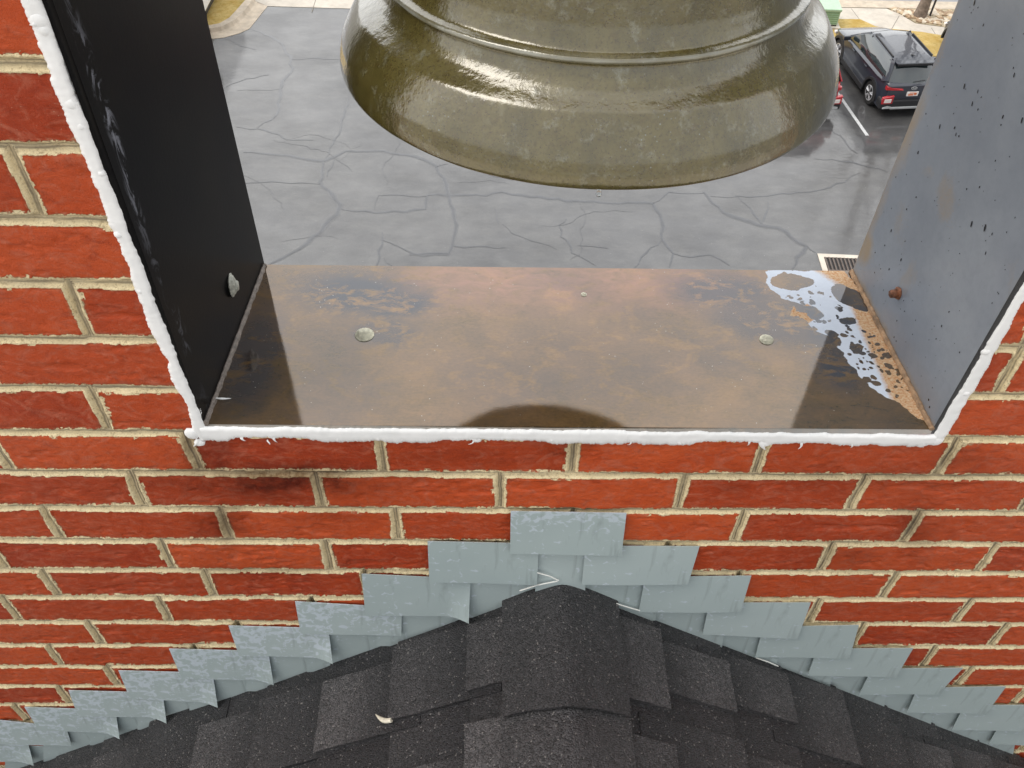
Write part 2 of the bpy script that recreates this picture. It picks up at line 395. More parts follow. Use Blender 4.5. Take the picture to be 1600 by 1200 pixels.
m_brick = mat_brick(); m_seal = mat_sealant(); m_sill = mat_sill(); m_black = mat_dark_plate(); m_grey = mat_grey_plate()
m_bell = mat_bell(); m_zinc = mat_zinc(); m_shing = mat_shingle(); m_asph = mat_asphalt(); m_grass = mat_grass()
m_conc = simple('pale_concrete', (.52, .47, .40), .7, var=.12, vscale=2, bump=.2, bscale=30)
m_kerb = simple('tan_kerb_concrete', (.50, .42, .32), .6, var=.15, vscale=3)
m_road = simple('grey_road', (.24, .24, .25), .6, var=.15, vscale=1.2)
m_crack = simple('crack_filler', (.030, .032, .038), .35, coat=.85, coat_rough=.15, var=.2, vscale=3)
m_damp = simple('damp_asphalt', (.034, .035, .038), .6, coat=.85, coat_rough=.12, var=.25, vscale=3, coat_ior=1.8)
m_paint = simple('worn_white_paint', (.55, .56, .56), .5, var=.2, vscale=14)
m_speck_gap = simple('black_speck_gap_shadow', (.006, .006, .008), .25, var=0)
m_weld = simple('weld_bead', (.20, .165, .14), .5, var=.25, vscale=120, bump=.6, bscale=300)
m_weldr = simple('rusty_weld', (.36, .22, .12), .6, var=.35, vscale=90, bump=.6, bscale=300)
m_mastic = simple('cream_mastic', (.66, .63, .48), .5, var=.2, vscale=150, bump=.5, bscale=260)
m_boltg = simple('dull_bolt', (.42, .42, .36), .45, var=.3, vscale=160, bump=.4, bscale=260)
m_rustb = simple('rusty_bolt', (.24, .09, .04), .6, var=.4, vscale=160, bump=.5, bscale=260)
m_steel = simple('painted_steel', (.05, .05, .055), .4, var=.2)
m_iron = simple('dark_iron', (.035, .028, .024), .5, var=.2, vscale=20)
m_cream = simple('cream_scrap', (.72, .68, .55), .5, var=.15, vscale=80)
m_water = MT('water_drop', (.9, .95, .95), .02, spec=.5, ior=1.33); m_water.set('Transmission Weight', 1.0); m_water = m_water.m

# ================================================================== THE BRICK WALL
BH, BW = .0677, .2032
OX0, OX1, OZ0, OZ1 = -.303, .467, .0775, 1.06       # the opening
RX, RZ, RS = .092, -.232, .69                       # roof apex on the wall and slope
def row_offset(row, x):
    """row 0 is the course whose top bed is the first below the steel opening"""
    L = {-8: .03, -7: .03, -6: .135, -5: .037, -4: .135, -3: .034, -2: .125, -1: .013, 0: .088, 1: .010, 2: .095, 3: .006, 4: .046, 5: .173, 6: .059, 7: .186, 8: .045, 9: .15, 10: .061, 11: .16}
    Rr = {-3: .096, -2: .096, -1: .2, 3: .012, 4: .113, 5: .035, 6: .112, 7: .038, 8: .116, 9: .033, 10: .11, 11: .03}
    def g(D, r): return D.get(r, .03 if r % 2 else .135)
    u = np.unique(row); out = np.zeros_like(x)
    for r in u:
        r = int(r); l = g(L, r); rr = Rr.get(r, l)
        m = row == r; out[m] = np.where(x[m] > .1, rr, l)
    return out
def brick_field(x, z):
    wx = x + .0022*fbm(x*22, z*22, 3) + .0009*fbm(x*90, z*90, 5)
    wz = z + .0016*fbm(x*14, z*20, 9) + .0010*fbm(x*100, z*100, 11, 5)
    # rows: row r spans z from -BH*r (bottom) to -BH*(r-1) (top)
    row = np.ceil(-wz/BH).astype(int)
    cz = -(row-.5)*BH
    bedd = BH/2-np.abs(wz-cz)                       # distance to nearest bed centre
    off = row_offset(row, x)
    q = (wx-off)/BW; j = np.floor(q)
    jit = (_hash(j, row, 5)-.5)*.006; jit2 = (_hash(j+1, row, 5)-.5)*.006
    jl = off+j*BW+jit; jr = off+(j+1)*BW+jit2
    dx = np.minimum(wx-jl, jr-wx)
    hv = .0070+.0018*fbm(x*35+row*3.1, z*35, 21); hb = .0060+.0013*fbm(x*35, z*30, 25)
    hb = hb + .0012*sstep(.45, .8, vnoise(x*16, np.round(wz/BH)*7.7, 31))
    d = np.minimum(dx-hv, bedd-hb)
    tint = _hash(j, row, 77)
    near = np.where(dx-hv < bedd-hb, dx, bedd)      # distance from the joint's centre line
    hd = -.0050+.0050*np.clip(near/.0052, 0, 1)**2
    hd += .0012*np.exp(-((near-.0022)/.0007)**2)*(vnoise(x*12, z*12, 41) > .35)
    lump = sstep(.002, .0055, near)*(.0006+.0024*np.maximum(0, fbm(x*130, z*130, 51, 3)))
    mort = hd+lump+.0003*fbm(x*400, z*400, 53, 2)
    face = .0004+.0009*(tint-.5)+.0007*fbm(x*30, z*40, 61)+.0003*fbm(x*160, z*200, 63, 3)
    face = face-.0012*np.exp(-np.maximum(d, 0)/.0012)
    # occasional hollows and chips
    face -= .0016*sstep(.3, .6, fbm(x*24+tint*40, z*60, 71, 3))+.0007*sstep(.38, .5, fbm(x*50+tint*9, z*90, 73, 3))
    h = np.where(d > 0, face, mort)
    # mortar smeared over a brick edge
    sm = (d > 0) & (d < .0035) & (fbm(x*70, z*70, 81, 3) > .42)
    d = np.where(sm, -.0004, d)
    tool = np.where(d < 0, np.exp(-(near/.0028)**2), 0)
    vert = ((dx-hv) < (bedd-hb)).astype(float)
    cd = np.where(vert > .5, np.where(wx-jl < jr-wx, wx-jl, wx-jr), np.where(wz > cz, wz-cz-BH/2, wz-cz+BH/2))*1000
    return h, d*1000, tint, tool, vert, cd
def wall_grid(xs, zs, cut=True):
    X, Z = np.meshgrid(xs, zs)
    h, d, t, tl, vt, cd = brick_field(X, Z)
    V = np.stack([X, -h, Z], -1).reshape(-1, 3)
    xc = (X[:-1, :-1]+X[1:, 1:])/2; zc = (Z[:-1, :-1]+Z[1:, 1:])/2
    keep = ~((xc > OX0) & (xc < OX1) & (zc > OZ0) & (zc < OZ1))
    keep &= zc > RZ-RS*np.abs(xc-RX)-.05
    F = grid_faces(len(xs), len(zs), keep)
    u, v = to_photo(np.stack([X, X*0, Z], -1))
    st = np.zeros_like(X)
    for cu, cv, ru, rv, a in ((440, 752, 190, 34, .95), (330, 722, 60, 40, .75), (295, 700, 18, 34, .9), (350, 815, 45, 40, .8), (700, 715, 200, 20, .35), (530, 805, 90, 25, .35), (1340, 745, 260, 26, .4), (1500, 720, 60, 30, .4), (1430, 820, 40, 70, .45), (1320, 870, 60, 30, .35), (880, 700, 60, 22, .4), (410, 892, 120, 14, .45), (1150, 760, 60, 16, .3)):
        e = ((u-cu)/ru)**2+((v-cv)/rv)**2
        st = np.maximum(st, a*np.exp(-e*1.2))
    st = st*(.75+.5*fbm(X*30, Z*30, 91))
    return compact(V, F, dict(edge=d.ravel(), tint=t.ravel(), tool=tl.ravel(), vert=vt.ravel(), cdist=cd.ravel(), stain=np.clip(st, 0, 1).ravel()))
parts = []
fx0, fx1, fz0, fz1 = -.86, 1.02, -.95, .62
parts.append(wall_grid(np.arange(fx0, fx1+.0001, .0016), np.arange(fz0, fz1+.0001, .0016)))
fx1 = fx0+.0016*(len(np.arange(fx0, fx1+.0001, .0016))-1); fz1 = fz0+.0016*(len(np.arange(fz0, fz1+.0001, .0016))-1)
for xa, xb, za, zb in ((-2.0, fx0, -1.6, 1.5), (fx1, 2.1, -1.6, 1.5), (fx0, fx1, fz1, 1.5)):
    parts.append(wall_grid(np.linspace(xa, xb, max(2, int((xb-xa)/.006))), np.linspace(za, zb, max(2, int((zb-za)/.006)))))
V = []; F = []; A = {k: [] for k in parts[0][2]}; o = 0
for v_, f_, a_ in parts:
    V.append(v_); F.append(f_+o); o += len(v_)
    for k in A: A[k].append(a_[k])
# body of the wall behind the weathered face: jambs, head, back
def wall_body():
    b = []
    yb, yf = .246, .006
    for x0, x1, z0, z1 in ((-2.0, OX0, -2, 1.5), (OX1, 2.1, -2, 1.5), (OX0, OX1, -2, OZ0-.009), (OX0, OX1, OZ1, 1.5)):
        b.append((x0, x1, yf, yb, z0, z1))
    return b
bv = []; bf = []
for x0, x1, y0, y1, z0, z1 in wall_body():
    k = len(bv); bv += [(x, y, z) for z in (z0, z1) for y in (y0, y1) for x in (x0, x1)]
    bf += [[i+k for i in f] for f in ((0, 2, 3, 1), (4, 5, 7, 6), (0, 1, 5, 4), (2, 6, 7, 3), (0, 4, 6, 2), (1, 3, 7, 5))]
V.append(np.array(bv)); F.append(np.array(bf)+o)
for k in A: A[k].append(np.full(len(bv), {'edge': 5, 'tint': .5}.get(k, 0.)))
V = np.concatenate(V); F = np.concatenate(F); A = {k: np.concatenate(a) for k, a in A.items()}
wall = link('brick_wall', np_mesh('brick_wall', V, F, True, A), m_brick)
tag(wall, 'wet red brick wall with cream mortar joints around the steel framed opening', 'wall')

# the house below, carrying the wall
hb = MB(); hb.box(-6, 6.2, .02, .24, GZ, -2.004)
house = hb.build('house_facade', simple('facade_brick', (.27, .055, .03), .6, var=.2, vscale=6))
tag(house, 'lower brick facade of the building under the bell opening', 'building')

# ================================================================== STEEL FRAME
zs_ = .0845
frame = empty('steel_opening_frame', (.083, 0, zs_), 'welded steel plates lining the bell opening, wet rusty sill between black and grey sides', 'steel frame')
FL = lambda y: -.2934+(.0154/.253)*y           # inner face of the left plate
FR = lambda y: .4585-(.0165/.25)*y             # inner face of the right plate
def rel(P): return np.asarray(P)-np.array([.083, 0, zs_])
def ell(u, v, cu, cv, ru, rv, ang=0):
    a = math.radians(ang); du, dv = u-cu, v-cv
    p = (du*math.cos(a)+dv*math.sin(a))/ru; q = (-du*math.sin(a)+dv*math.cos(a))/rv
    return np.sqrt(p*p+q*q)
def poly_sd(u, v, pts):
    """signed distance in px, positive inside"""
    pts = np.asarray(pts, float); best = np.full(u.shape, 1e9); ins = np.zeros(u.shape, bool)
    for i in range(len(pts)):
        a = pts[i]; b = pts[(i+1) % len(pts)]; e = b-a
        t = np.clip(((u-a[0])*e[0]+(v-a[1])*e[1])/(e@e), 0, 1)
        best = np.minimum(best, np.hypot(u-a[0]-t*e[0], v-a[1]-t*e[1]))
        c = ((a[1] > v) != (b[1] > v)) & (u < (b[0]-a[0])*(v-a[1])/((b[1]-a[1]) if b[1] != a[1] else 1e-9)+a[0])
        ins ^= c
    return np.where(ins, best, -best)
# -- sill plate, fine grid carrying its rust and dry patches
nu, nv = 760, 250
gu = np.linspace(0, 1, nu); gy = np.linspace(-.0018, .252, nv)
Xg, Yg = np.meshgrid(gu, gy); Xg = FL(Yg)+(FR(Yg)-FL(Yg))*Xg
Zg = np.full_like(Xg, zs_)
u, v = to_photo(np.stack([Xg, Yg, Zg], -1))
un = u+9*fbm(Xg*45, Yg*60, 101); vn = v+6*fbm(Xg*45, Yg*60, 103)
dry_poly = [(1196, 424), (1318, 424), (1352, 462), (1375, 505), (1402, 560), (1432, 620), (1449, 662), (1438, 655), (1418, 640), (1392, 622), (1371, 614), (1356, 600), (1340, 588), (1318, 552), (1290, 525), (1258, 505), (1233, 495), (1238, 480), (1262, 478), (1222, 465), (1205, 452), (1195, 440)]
dry = poly_sd(un, vn, dry_poly)
holes = [(1236, 441, 34, 12, 5), (1330, 466, 36, 13, 27), (1262, 484, 22, 7, 5), (1275, 492, 14, 8, 0), (1301, 533, 14, 8, 10), (1322, 500, 15, 6, 5), (1300, 521, 12, 6, 15), (1336, 545, 10, 8, 20)]
rr_ = random.Random(3)
for i in range(150):
    t = rr_.random(); cu = 1215+t*200+rr_.uniform(-25, 40); cv = 436+t*175+rr_.uniform(-22, 24)
    s = rr_.choice([1.6, 2, 2, 2.5, 3, 3.5, 4.5, 6.5])*(.6+.6*t); holes.append((cu, cv, s, s*.62, 20))
for h in holes:
    e = ell(u+.75*(un-u)+3*fbm(Xg*150, Yg*150, 111), v+.75*(vn-v)+2*fbm(Xg*150, Yg*150, 113), *h)
    dry = np.minimum(dry, (e-1)*min(h[2], h[3])*1.3)
dryf = .5+dry/9.0
wl = poly_sd(u, v, [(1268, 418), (1340, 418), (1470, 672), (1445, 672), (1400, 640), (1340, 505), (1318, 450)])
orange = np.clip(.5+wl/26, 0, 1)
orange = np.maximum(orange, np.clip(.6+poly_sd(u, v, [(1228, 480), (1262, 476), (1285, 490), (1262, 505), (1240, 505)])/8, 0, 1))
rust = np.clip(1.05-ell(u, v, 900, 500, 520, 190)*.55, 0, 1)+.35*fbm(Xg*7, Yg*12, 120)
red = np.clip(1.15-np.abs(v-440)/55, 0, 1)*np.clip((u-560)/140, 0, 1)*np.clip((1230-u)/160, 0, 1)
bare = np.maximum.reduce([np.clip(1.4-ell(un, vn, 560, 458, 130, 46, 5), 0, 1), np.clip(1.3-ell(un, vn, 625, 478, 90, 30, -12), 0, 1), np.clip(1.3-ell(un, vn, 600, 520, 80, 30, 0), 0, .8),
                          np.clip(1.3-ell(un, vn, 1130, 455, 120, 40, 5), 0, .9), np.clip(1.3-ell(un, vn, 1200, 500, 130, 50, 10), 0, .8), np.clip(1.3-ell(un, vn, 1310, 575, 60, 40, 40), 0, 1), np.clip(1.2-ell(un, vn, 395, 560, 70, 130, 20), 0, .8), np.clip(1.4-ell(un, vn, 1310, 500, 110, 80, 20), 0, 1), np.clip(.35+.3*fbm(Xg*12, Yg*18, 130), 0, 1)])
Zg = Zg+.00015*fbm(Xg*9, Yg*9, 140)
att = dict(dry=dryf.ravel(), orange=orange.ravel(), rust=np.clip(rust, 0, 1).ravel(), red=red.ravel(), bare=bare.ravel())
Vs = rel(np.stack([Xg, Yg, Zg], -1).reshape(-1, 3)); Fs = grid_faces(nu, nv)
ofs = len(Vs)
cs = [(FL(-.0018), -.0018), (FR(-.0018), -.0018), (FR(.252), .252), (FL(.252), .252)]
sk = [rel((a, b, zs_-.0001)) for a, b in cs]+[rel((a, b, zs_-.0075)) for a, b in cs]
Fk = np.array([(0, 4, 5, 1), (1, 5, 6, 2), (2, 6, 7, 3), (3, 7, 4, 0), (7, 6, 5, 4)])+ofs
Vs = np.concatenate([Vs, np.array(sk)]); Fs = np.concatenate([Fs, Fk])
att = {k: np.concatenate([a, np.zeros(8)]) for k, a in att.items()}
sill = link('sill_plate', np_mesh('sill_plate', Vs, Fs, True, att), m_sill, frame)
sill['label'] = 'wet rusty steel sill with pale dry speckled patch at its right end'
# -- side plates (fine grid on the inner face)
def side_plate(name, fx, sgn, mats, ztop, attr, label, yb, extra=None):
    ny, nz = 90, 360
    gy = np.linspace(-.0015, yb, ny); gz = np.linspace(zs_-.0075, ztop, nz)
    Y, Z = np.meshgrid(gy, gz); X = fx(Y)
    u, v = to_photo(np.stack([X, Y, Z], -1)); a = attr(u, v, Y, Z)
    V = rel(np.stack([X, Y, Z], -1).reshape(-1, 3)); F = grid_faces(ny, nz, flip=(sgn < 0))
    o = len(V); th = .007*sgn
    c = [(fx(0), -.0015, zs_-.0075), (fx(yb), yb, zs_-.0075), (fx(yb), yb, ztop), (fx(0), -.0015, ztop)]
    V = np.concatenate([V, rel(c), rel([(x+th, y, z) for x, y, z in c])])
    F = np.concatenate([F, np.array([(0, 1, 5, 4), (1, 2, 6, 5), (2, 3, 7, 6), (3, 0, 4, 7), (4, 5, 6, 7)])+o])
    k = list(a)[0]; a = {k: np.concatenate([a[k].ravel(), np.zeros(8)])}
    mi = np.zeros(len(F), int)
    if len(mats) > 1: mi[-2] = 1  # front edge painted black to stand for the shadow gap beside the bead
    if extra is not None:
        ev, ef, = extra; n = len(V); V = np.concatenate([V, rel(ev)]); a[k] = np.concatenate([a[k], np.zeros(len(ev))])
        # quads only: pad n-gon fans as quads
        F = np.concatenate([F, ef+n]); mi = np.concatenate([mi, np.ones(len(ef), int)])
    p = link(name, np_mesh(name, V, F, True, a, mi), mats, frame); p['label'] = label; return p
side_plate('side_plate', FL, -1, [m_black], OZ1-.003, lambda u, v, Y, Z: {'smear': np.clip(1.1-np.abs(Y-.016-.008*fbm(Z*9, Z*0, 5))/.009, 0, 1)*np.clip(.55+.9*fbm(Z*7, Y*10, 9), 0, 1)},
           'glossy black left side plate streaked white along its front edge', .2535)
# black specks on the right plate
ev = []; ef = []
rs = random.Random(11)
spk = [(1337, 0), (1520, 12)]
def speck(y, z, a, b, tilt):
    x = FR(y)-.0004; k = len(ev); pts = []
    for q in range(8):
        w = q*math.pi/4; p = a*math.cos(w); r = b*math.sin(w)
        dy = p*math.cos(tilt)-r*math.sin(tilt); dz = p*math.sin(tilt)+r*math.cos(tilt)
        pts.append((FR(y+dy)-.0004, y+dy, z+dz))
    ev.extend(pts); ef.extend([(k, k+1, k+2, k+3), (k, k+3, k+4, k+7), (k+7, k+4, k+5, k+6)])
for i in range(210):
    y = rs.uniform(.01, .24); z = zs_+.01+.62*rs.random()**1.35
    s = rs.choice([.0003]*7+[.00045]*5+[.0007]*2+[.0010])
    speck(y, z, s, s*rs.uniform(1.1, 2.3), rs.uniform(-.25, .25))
for uu, vv, s in ((1380, 12, .003), (1427, 1017, .004), (1367, 1000, .0035), (1225, 565, .0028), (1335, 385, .003), (1370, 463, .0025), (1557, 335, .0024), (1395, 408, .002), (1008, 1030, .0022), (1297, 600, .002), (1592, 537, .003), (1430, 1130, .002)):
    uu = 1040+uu/2.857; vv = vv/2.857
    d = rays(uu, vv); n = np.array([1, .066, 0]); tt = (.4585-CAM@n)/(d@n); P = CAM+d*tt
    speck(P[1], P[2], s*.36, s*.95, -.3)
def rrust(u, v, Y, Z):
    a = np.clip(.9-(FR(0)*0+(.25-Y))/.03, 0, 1)*np.clip(1-(Z-.30)/.2, .25, 1)*.75
    a = np.maximum(a, np.clip(.85-(Z-zs_)/.018, 0, 1))
    for cu, cv, ru, rv, s in ((1478, 315, 16, 38, .62), (1350, 385, 14, 30, .95), (1385, 200, 14, 20, .3), (1408, 340, 12, 40, .35), (1420, 440, 16, 30, .35), (1452, 270, 12, 12, .35), (1590, 500, 26, 80, .45), (1550, 580, 40, 40, .3)):
        a = np.maximum(a, s*np.clip(1.6-ell(u, v, cu, cv, ru, rv), 0, 1))
    return {'rust': a}
side_plate('side_plate', FR, 1, [m_grey, m_speck_gap], OZ1-.003, rrust, 'blue-grey right side plate flecked with black specks and rust stains', .2505, (np.array(ev), np.array(ef)))
hp = MB(); hp.box(FL(0)-.083, FR(0)-.083, -.003, .25, OZ1-.002-zs_, OZ1+.006-zs_); hp.build('head_plate', m_steel, frame)
# welds
def weld(fx, sgn, mat, r0, seed):
    pts = []; rad = []
    rw = random.Random(seed)
    for i in range(60):
        y = -.002+.252*i/59; pts.append(rel((fx(y)+sgn*r0*.35, y, zs_+r0*.3+rw.uniform(-.0003, .0003)))); rad.append(r0*rw.uniform(.8, 1.2))
    b = MB(); b.tube(pts, rad, 8); b.build('weld', mat, frame, smooth=True)
weld(FL, 1, m_weld, .0032, 2); weld(FR, -1, m_weldr, .0034, 4)
# bolts: a head under a lump of mastic
def bolt(P, axis, r, mats, seed, flat=.45, hexa=False, label=None):
    rb = random.Random(seed); bm = bmesh.new()
    bmesh.ops.create_icosphere(bm, subdivisions=4, radius=1)
    for w in bm.verts:
        c = w.co; n = fbm(np.array([c.x*2.3+seed]), np.array([c.y*2.3+c.z]), seed, 3)[0]
        k = (1+.12*n)*.9; c.x *= r*k; c.y *= r*k*.86; c.z = c.z*r*flat*(1+.35*n)
    # flat washer skirt
    if hexa:
        g = bmesh.ops.create_cone(bm, segments=6, radius1=r*.62, radius2=r*.55, depth=r*1.1, cap_ends=True)
        for w in g['verts']: w.co.z += r*.45
    else:
        g = bmesh.ops.create_cone(bm, segments=14, radius1=r*.55, radius2=r*.38, depth=r*.35, cap_ends=True)
        for w in g['verts']: w.co.z += r*.30; w.co.x += r*.12
    if not hexa:
        bmesh.ops.create_cone(bm, segments=24, radius1=r*1.02, radius2=r*.96, depth=.0012, cap_ends=True)
    me = bpy.data.meshes.new('bolt'); bm.to_mesh(me); bm.free(); me.polygons.foreach_set('use_smooth', [True]*len(me.polygons))
    o = link('bolt', me, mats, frame); o.location = rel(P)
    if axis == '+x': o.rotation_euler = (0, math.pi/2, rb.uniform(0, .2))
    elif axis == '-x': o.rotation_euler = (0, -math.pi/2, rb.uniform(0, .2))
    if label: o['label'] = label
    return o
bolt((-.144, .131, zs_+.0008), 'z', .0108, [m_mastic], 3, label='bolt head buried in cream mastic at the left of the sill')
bolt((.311, .129, zs_+.0008), 'z', .0080, [m_mastic], 8, label='domed grey bolt head at the right of the sill')
bolt((FL(.147)+.001, .147, .143), '+x', .0135, [m_boltg], 5, .35, label='grey bolt head caked in sealant on the black plate')
bolt((FR(.147)-.001, .147, .141), '-x', .0085, [m_rustb], 6, .3, True, label='rusty bolt on the grey plate')
bolt((.108, .203, zs_+.0002), 'z', .0035, [m_mastic], 12, .25)

# ================================================================== SEALANT BEAD
def bead_run(path, nrm, wi, wo, hgt, seed, n):
    """path: points on the wall (x,z); nrm: outward direction; wi/wo: reach to the inside and outside"""
    path = np.array(path, float); seg = np.hypot(*np.diff(path, axis=0).T); s = np.concatenate([[0], np.cumsum(seg)])
    t = np.linspace(0, s[-1], n); x = np.interp(t, s, path[:, 0]); z = np.interp(t, s, path[:, 1])
    prof = [(-1, -.6), (-.95, .45), (-.6, .95), (-.2, .9), (.25, 1.0), (.66, .85), (.93, .4), (1.0, -.6)]
    ri = wi*(1+.30*fbm(t*45, t*0, seed)+.16*fbm(t*220, t*0, seed+1))
    ro = wo*(1+.40*fbm(t*18, t*0, seed+9, 2)+.42*fbm(t*60, t*0, seed+2, 3)+.12*fbm(t*600, t*0, seed+4, 2))
    hh = hgt*(1+.25*fbm(t*22, t*0, seed+5, 2)+.06*fbm(t*90, t*0, seed+6, 2))
    V = []
    for a, h in prof:
        w = np.where(a < 0, -ri*(-a), ro*a)
        hz = h*hh*(1+.15*fbm(t*120, t*0+a*3, seed+7)) if h > 0 else hh*0-(-h)*.004
        V.append(np.stack([x+nrm[0]*w, -hz-.0010, z+nrm[1]*w], -1))
    V = np.stack(V, 1)     # n x 8
    F = grid_faces(8, n)
    return V.reshape(-1, 3), F
bb = []
xl0, xr0 = -.2955, .4615
bb.append(bead_run([(-.3068, 1.06), (-.3072, .62), (-.3062, .45), (-.3032, .3), (-.301, .16), (-.2985, .082), (-.2975, .060)], (-1, 0), .0054, .0076, .0024, 11, 900))
bb.append(bead_run([(-.299, .0735), (-.1, .0728), (.1, .0722), (.3, .0705), (.466, .0695)], (0, -1), .0076, .0128, .0033, 31, 1100))
bb.append(bead_run([(.4675, .062), (.4685, .082), (.4690, .2), (.4695, .4), (.470, 1.06)], (1, 0), .0056, .0072, .0024, 51, 900))
bb.append(bead_run([(-.3, 1.062), (.47, 1.062)], (0, 1), .005, .007, .004, 71, 400))
V = []; F = []; o = 0
for i, (a, b) in enumerate(bb):
    a = a.copy(); a[:, 1] -= .00007*i
    V.append(a); F.append(b+o); o += len(a)
# blobs and torn wisps
def blob(cx, cz, r, h, seed):
    m = 14; th = np.linspace(0, 2*np.pi, 28, endpoint=False); vv = []; 
    for k in range(m):
        a = k/(m-1); rad = r*np.sin(a*np.pi/2)*(1+.22*fbm(np.cos(th)*2+seed, np.sin(th)*2, seed)*a)
        vv.append(np.stack([cx+rad*np.cos(th), np.full(28, -.0012-h*np.cos(a*np.pi/2)+.003*(k == m-1)), cz+rad*np.sin(th)], -1))
    vv = np.stack(vv, 0); i = np.arange(m*28).reshape(m, 28); j = np.roll(i, -1, 1)
    return vv.reshape(-1, 3), np.stack([i[:-1], j[:-1], j[1:], i[1:]], -1).reshape(-1, 4)
def wisp(x, z, dx, dz, w, seed):
    n = 7; P = []
    for k in range(n):
        a = k/(n-1); cx = x+dx*a+.0010*math.sin(a*5+seed); cz = z+dz*a; ww = w*(1-a)**.8+.0002
        tx, tz = -dz, dx; L = math.hypot(tx, tz); tx /= L; tz /= L
        yy = -.0016-.004*a*(1-a)*2
        P += [(cx-tx*ww, yy, cz-tz*ww), (cx, yy-.0015*(1-a)-.0002, cz), (cx+tx*ww, yy, cz+tz*ww)]
    return np.array(P), grid_faces(3, n)
extra = []
for uu, vv, r in ((62, 30, .0075), (70, 45, .006), (112, 160, .0065), (128, 195, .005), (160, 268, .004), (186, 364, .0045), (300, 676, .009), (1462, 686, .009), (220, 452, .004), (1540, 547, .0055), (1508, 612, .005), (1440, 690, .008), (312, 690, .006), (1195, 690, .007), (745, 684, .006)):
    P = wall_pt(uu, vv); extra.append(blob(P[0], P[2], r*.9, .0028, uu))
for uu, vv, du, dv, w in ((430, 684, 3, 9, .0018), (650, 684, 3, 8, .0015), (740, 688, -10, 8, .0012), (955, 688, 8, 7, .0018), (1172, 688, -8, 10, .0018), (1190, 692, 5, 14, .0035), (1250, 694, -3, 10, .0015), (1440, 690, 3, 12, .0015), (308, 690, -4, 10, .002), (56, 36, -8, 4, .002), (735, 684, 14, 5, .0008), (420, 690, 4, 6, .0008), (1430, 690, -3, 9, .0012), (985, 690, -6, 6, .0012), (380, 684, 4, 6, .002), (530, 684, -4, 8, .0016), (590, 684, 3, 6, .002), (860, 686, 5, 6, .002), (1060, 690, 4, 7, .0018), (1330, 693, -3, 8, .0016)):
    P = wall_pt(uu, vv); P = wall_pt(uu-.4*du, vv-.4*dv-3); Q = wall_pt(uu+du*.8, vv+dv*.8-2); extra.append(wisp(P[0], P[2], Q[0]-P[0], Q[2]-P[2], w, uu))
for a, b in extra: V.append(a); F.append(b+o); o += len(a)
seal = link('sealant_bead', np_mesh('sealant_bead', np.concatenate(V), np.concatenate(F), True), m_seal)
tag(seal, 'ragged bead of white sealant squeezed between the brick and the steel frame', 'sealant')

th_a = on_plane(332, 621.5, 2, zs_+.002); th_b = on_plane(361, 622.5, 2, zs_+.002); tm_ = MB(); tp_ = []
for i in range(9):
    q = i/8; p = (th_b-th_a)*q; tp_.append((p[0], p[1]-.0022*math.sin(q*math.pi), .0016*math.sin(q*math.pi)))
tm_.tube(tp_, [.0003, .0005, .0007, .0009, .0011, .0010, .0008, .0005, .0002], 7)
to_ = tm_.build('sealant_thread', m_seal, smooth=True); to_.location = th_a
tag(to_, 'short curved thread of white sealant lying in the front left corner of the sill', 'sealant scrap')

# ================================================================== FLASHINGS
order = {}
def plate(name, quad, y, label, group, curl=None, th=.0009, wet=None):
    """quad: TL TR BR BL in photo pixels, laid on the wall at its own stand-off y (negative is outwards)"""
    P = [wall_pt(quad[i][0], quad[i][1], y if i < 2 else y-.0075) for i in range(4)]
    P = [(p[0], p[2]) for p in P]
    c = (sum(p[0] for p in P)/4, sum(p[1] for p in P)/4)
    nx, nz = 30, 18; V = []; W = []
    sd = abs(hash(label)) % 97 if False else int(abs(quad[0][0])*3+abs(quad[0][1])) % 97
    for j in range(nz):
        b = j/(nz-1)
        for i in range(nx):
            a = i/(nx-1)
            x = (P[0][0]*(1-a)+P[1][0]*a)*(1-b)+(P[3][0]*(1-a)+P[2][0]*a)*b
            z = (P[0][1]*(1-a)+P[1][1]*a)*(1-b)+(P[3][1]*(1-a)+P[2][1]*a)*b
            yy = y-.0075*b+.0005*math.sin(a*5+sd)*b
            if curl:
                k = max(0, (a-.80)/.20)**1.5*max(0, (b-.15)/.85)**1.3
                yy -= .55*curl*k; z -= .10*curl*k
                x += .12*curl*k
            V.append((x-c[0], yy, z-c[1])); W.append(max(0, 1-b*1.8) if wet is None else wet*(1-b*.6))
    V = np.array(V); n = len(V); V2 = V.copy(); V2[:, 1] += th
    F1 = grid_faces(nx, nz, flip=True); F2 = grid_faces(nx, nz, off=n)
    rim = [j*nx for j in range(nz)]; top = list(range(nx)); bot = [(nz-1)*nx+i for i in range(nx)]; rt = [j*nx+nx-1 for j in range(nz)]
    E = []
    for L, fl in ((top, 0), (bot, 1), (rim, 1), (rt, 0)):
        for p, q in zip(L[:-1], L[1:]): E.append((p, q, q+n, p+n) if fl else (q, p, p+n, q+n))
    me = np_mesh(name, np.concatenate([V, V2]), np.concatenate([F1, F2, np.array(E)]), True, dict(wet=np.array(W+W)))
    try: me.set_sharp_from_angle(angle=math.radians(50))
    except Exception: pass
    o = link(name, me, m_zinc); o.location = (c[0], 0, c[1])
    tag(o, label, 'flashing', group); return o
GC = 'stepped counter flashings on the brick'
GS = 'step flashings tucked behind the counter flashings'
plate('counter_flashing', [(798, 799), (979, 802), (971, 868), (797, 866)], -.0052, 'topmost zinc flashing plate, centred above the roof ridge', GC)
ordn = ['first', 'second', 'third', 'fourth', 'fifth', 'sixth', 'seventh', 'eighth', 'ninth', 'tenth']
WL = [.1, .15, .9, 1, 1, 1, .9, .9, .9, .9]
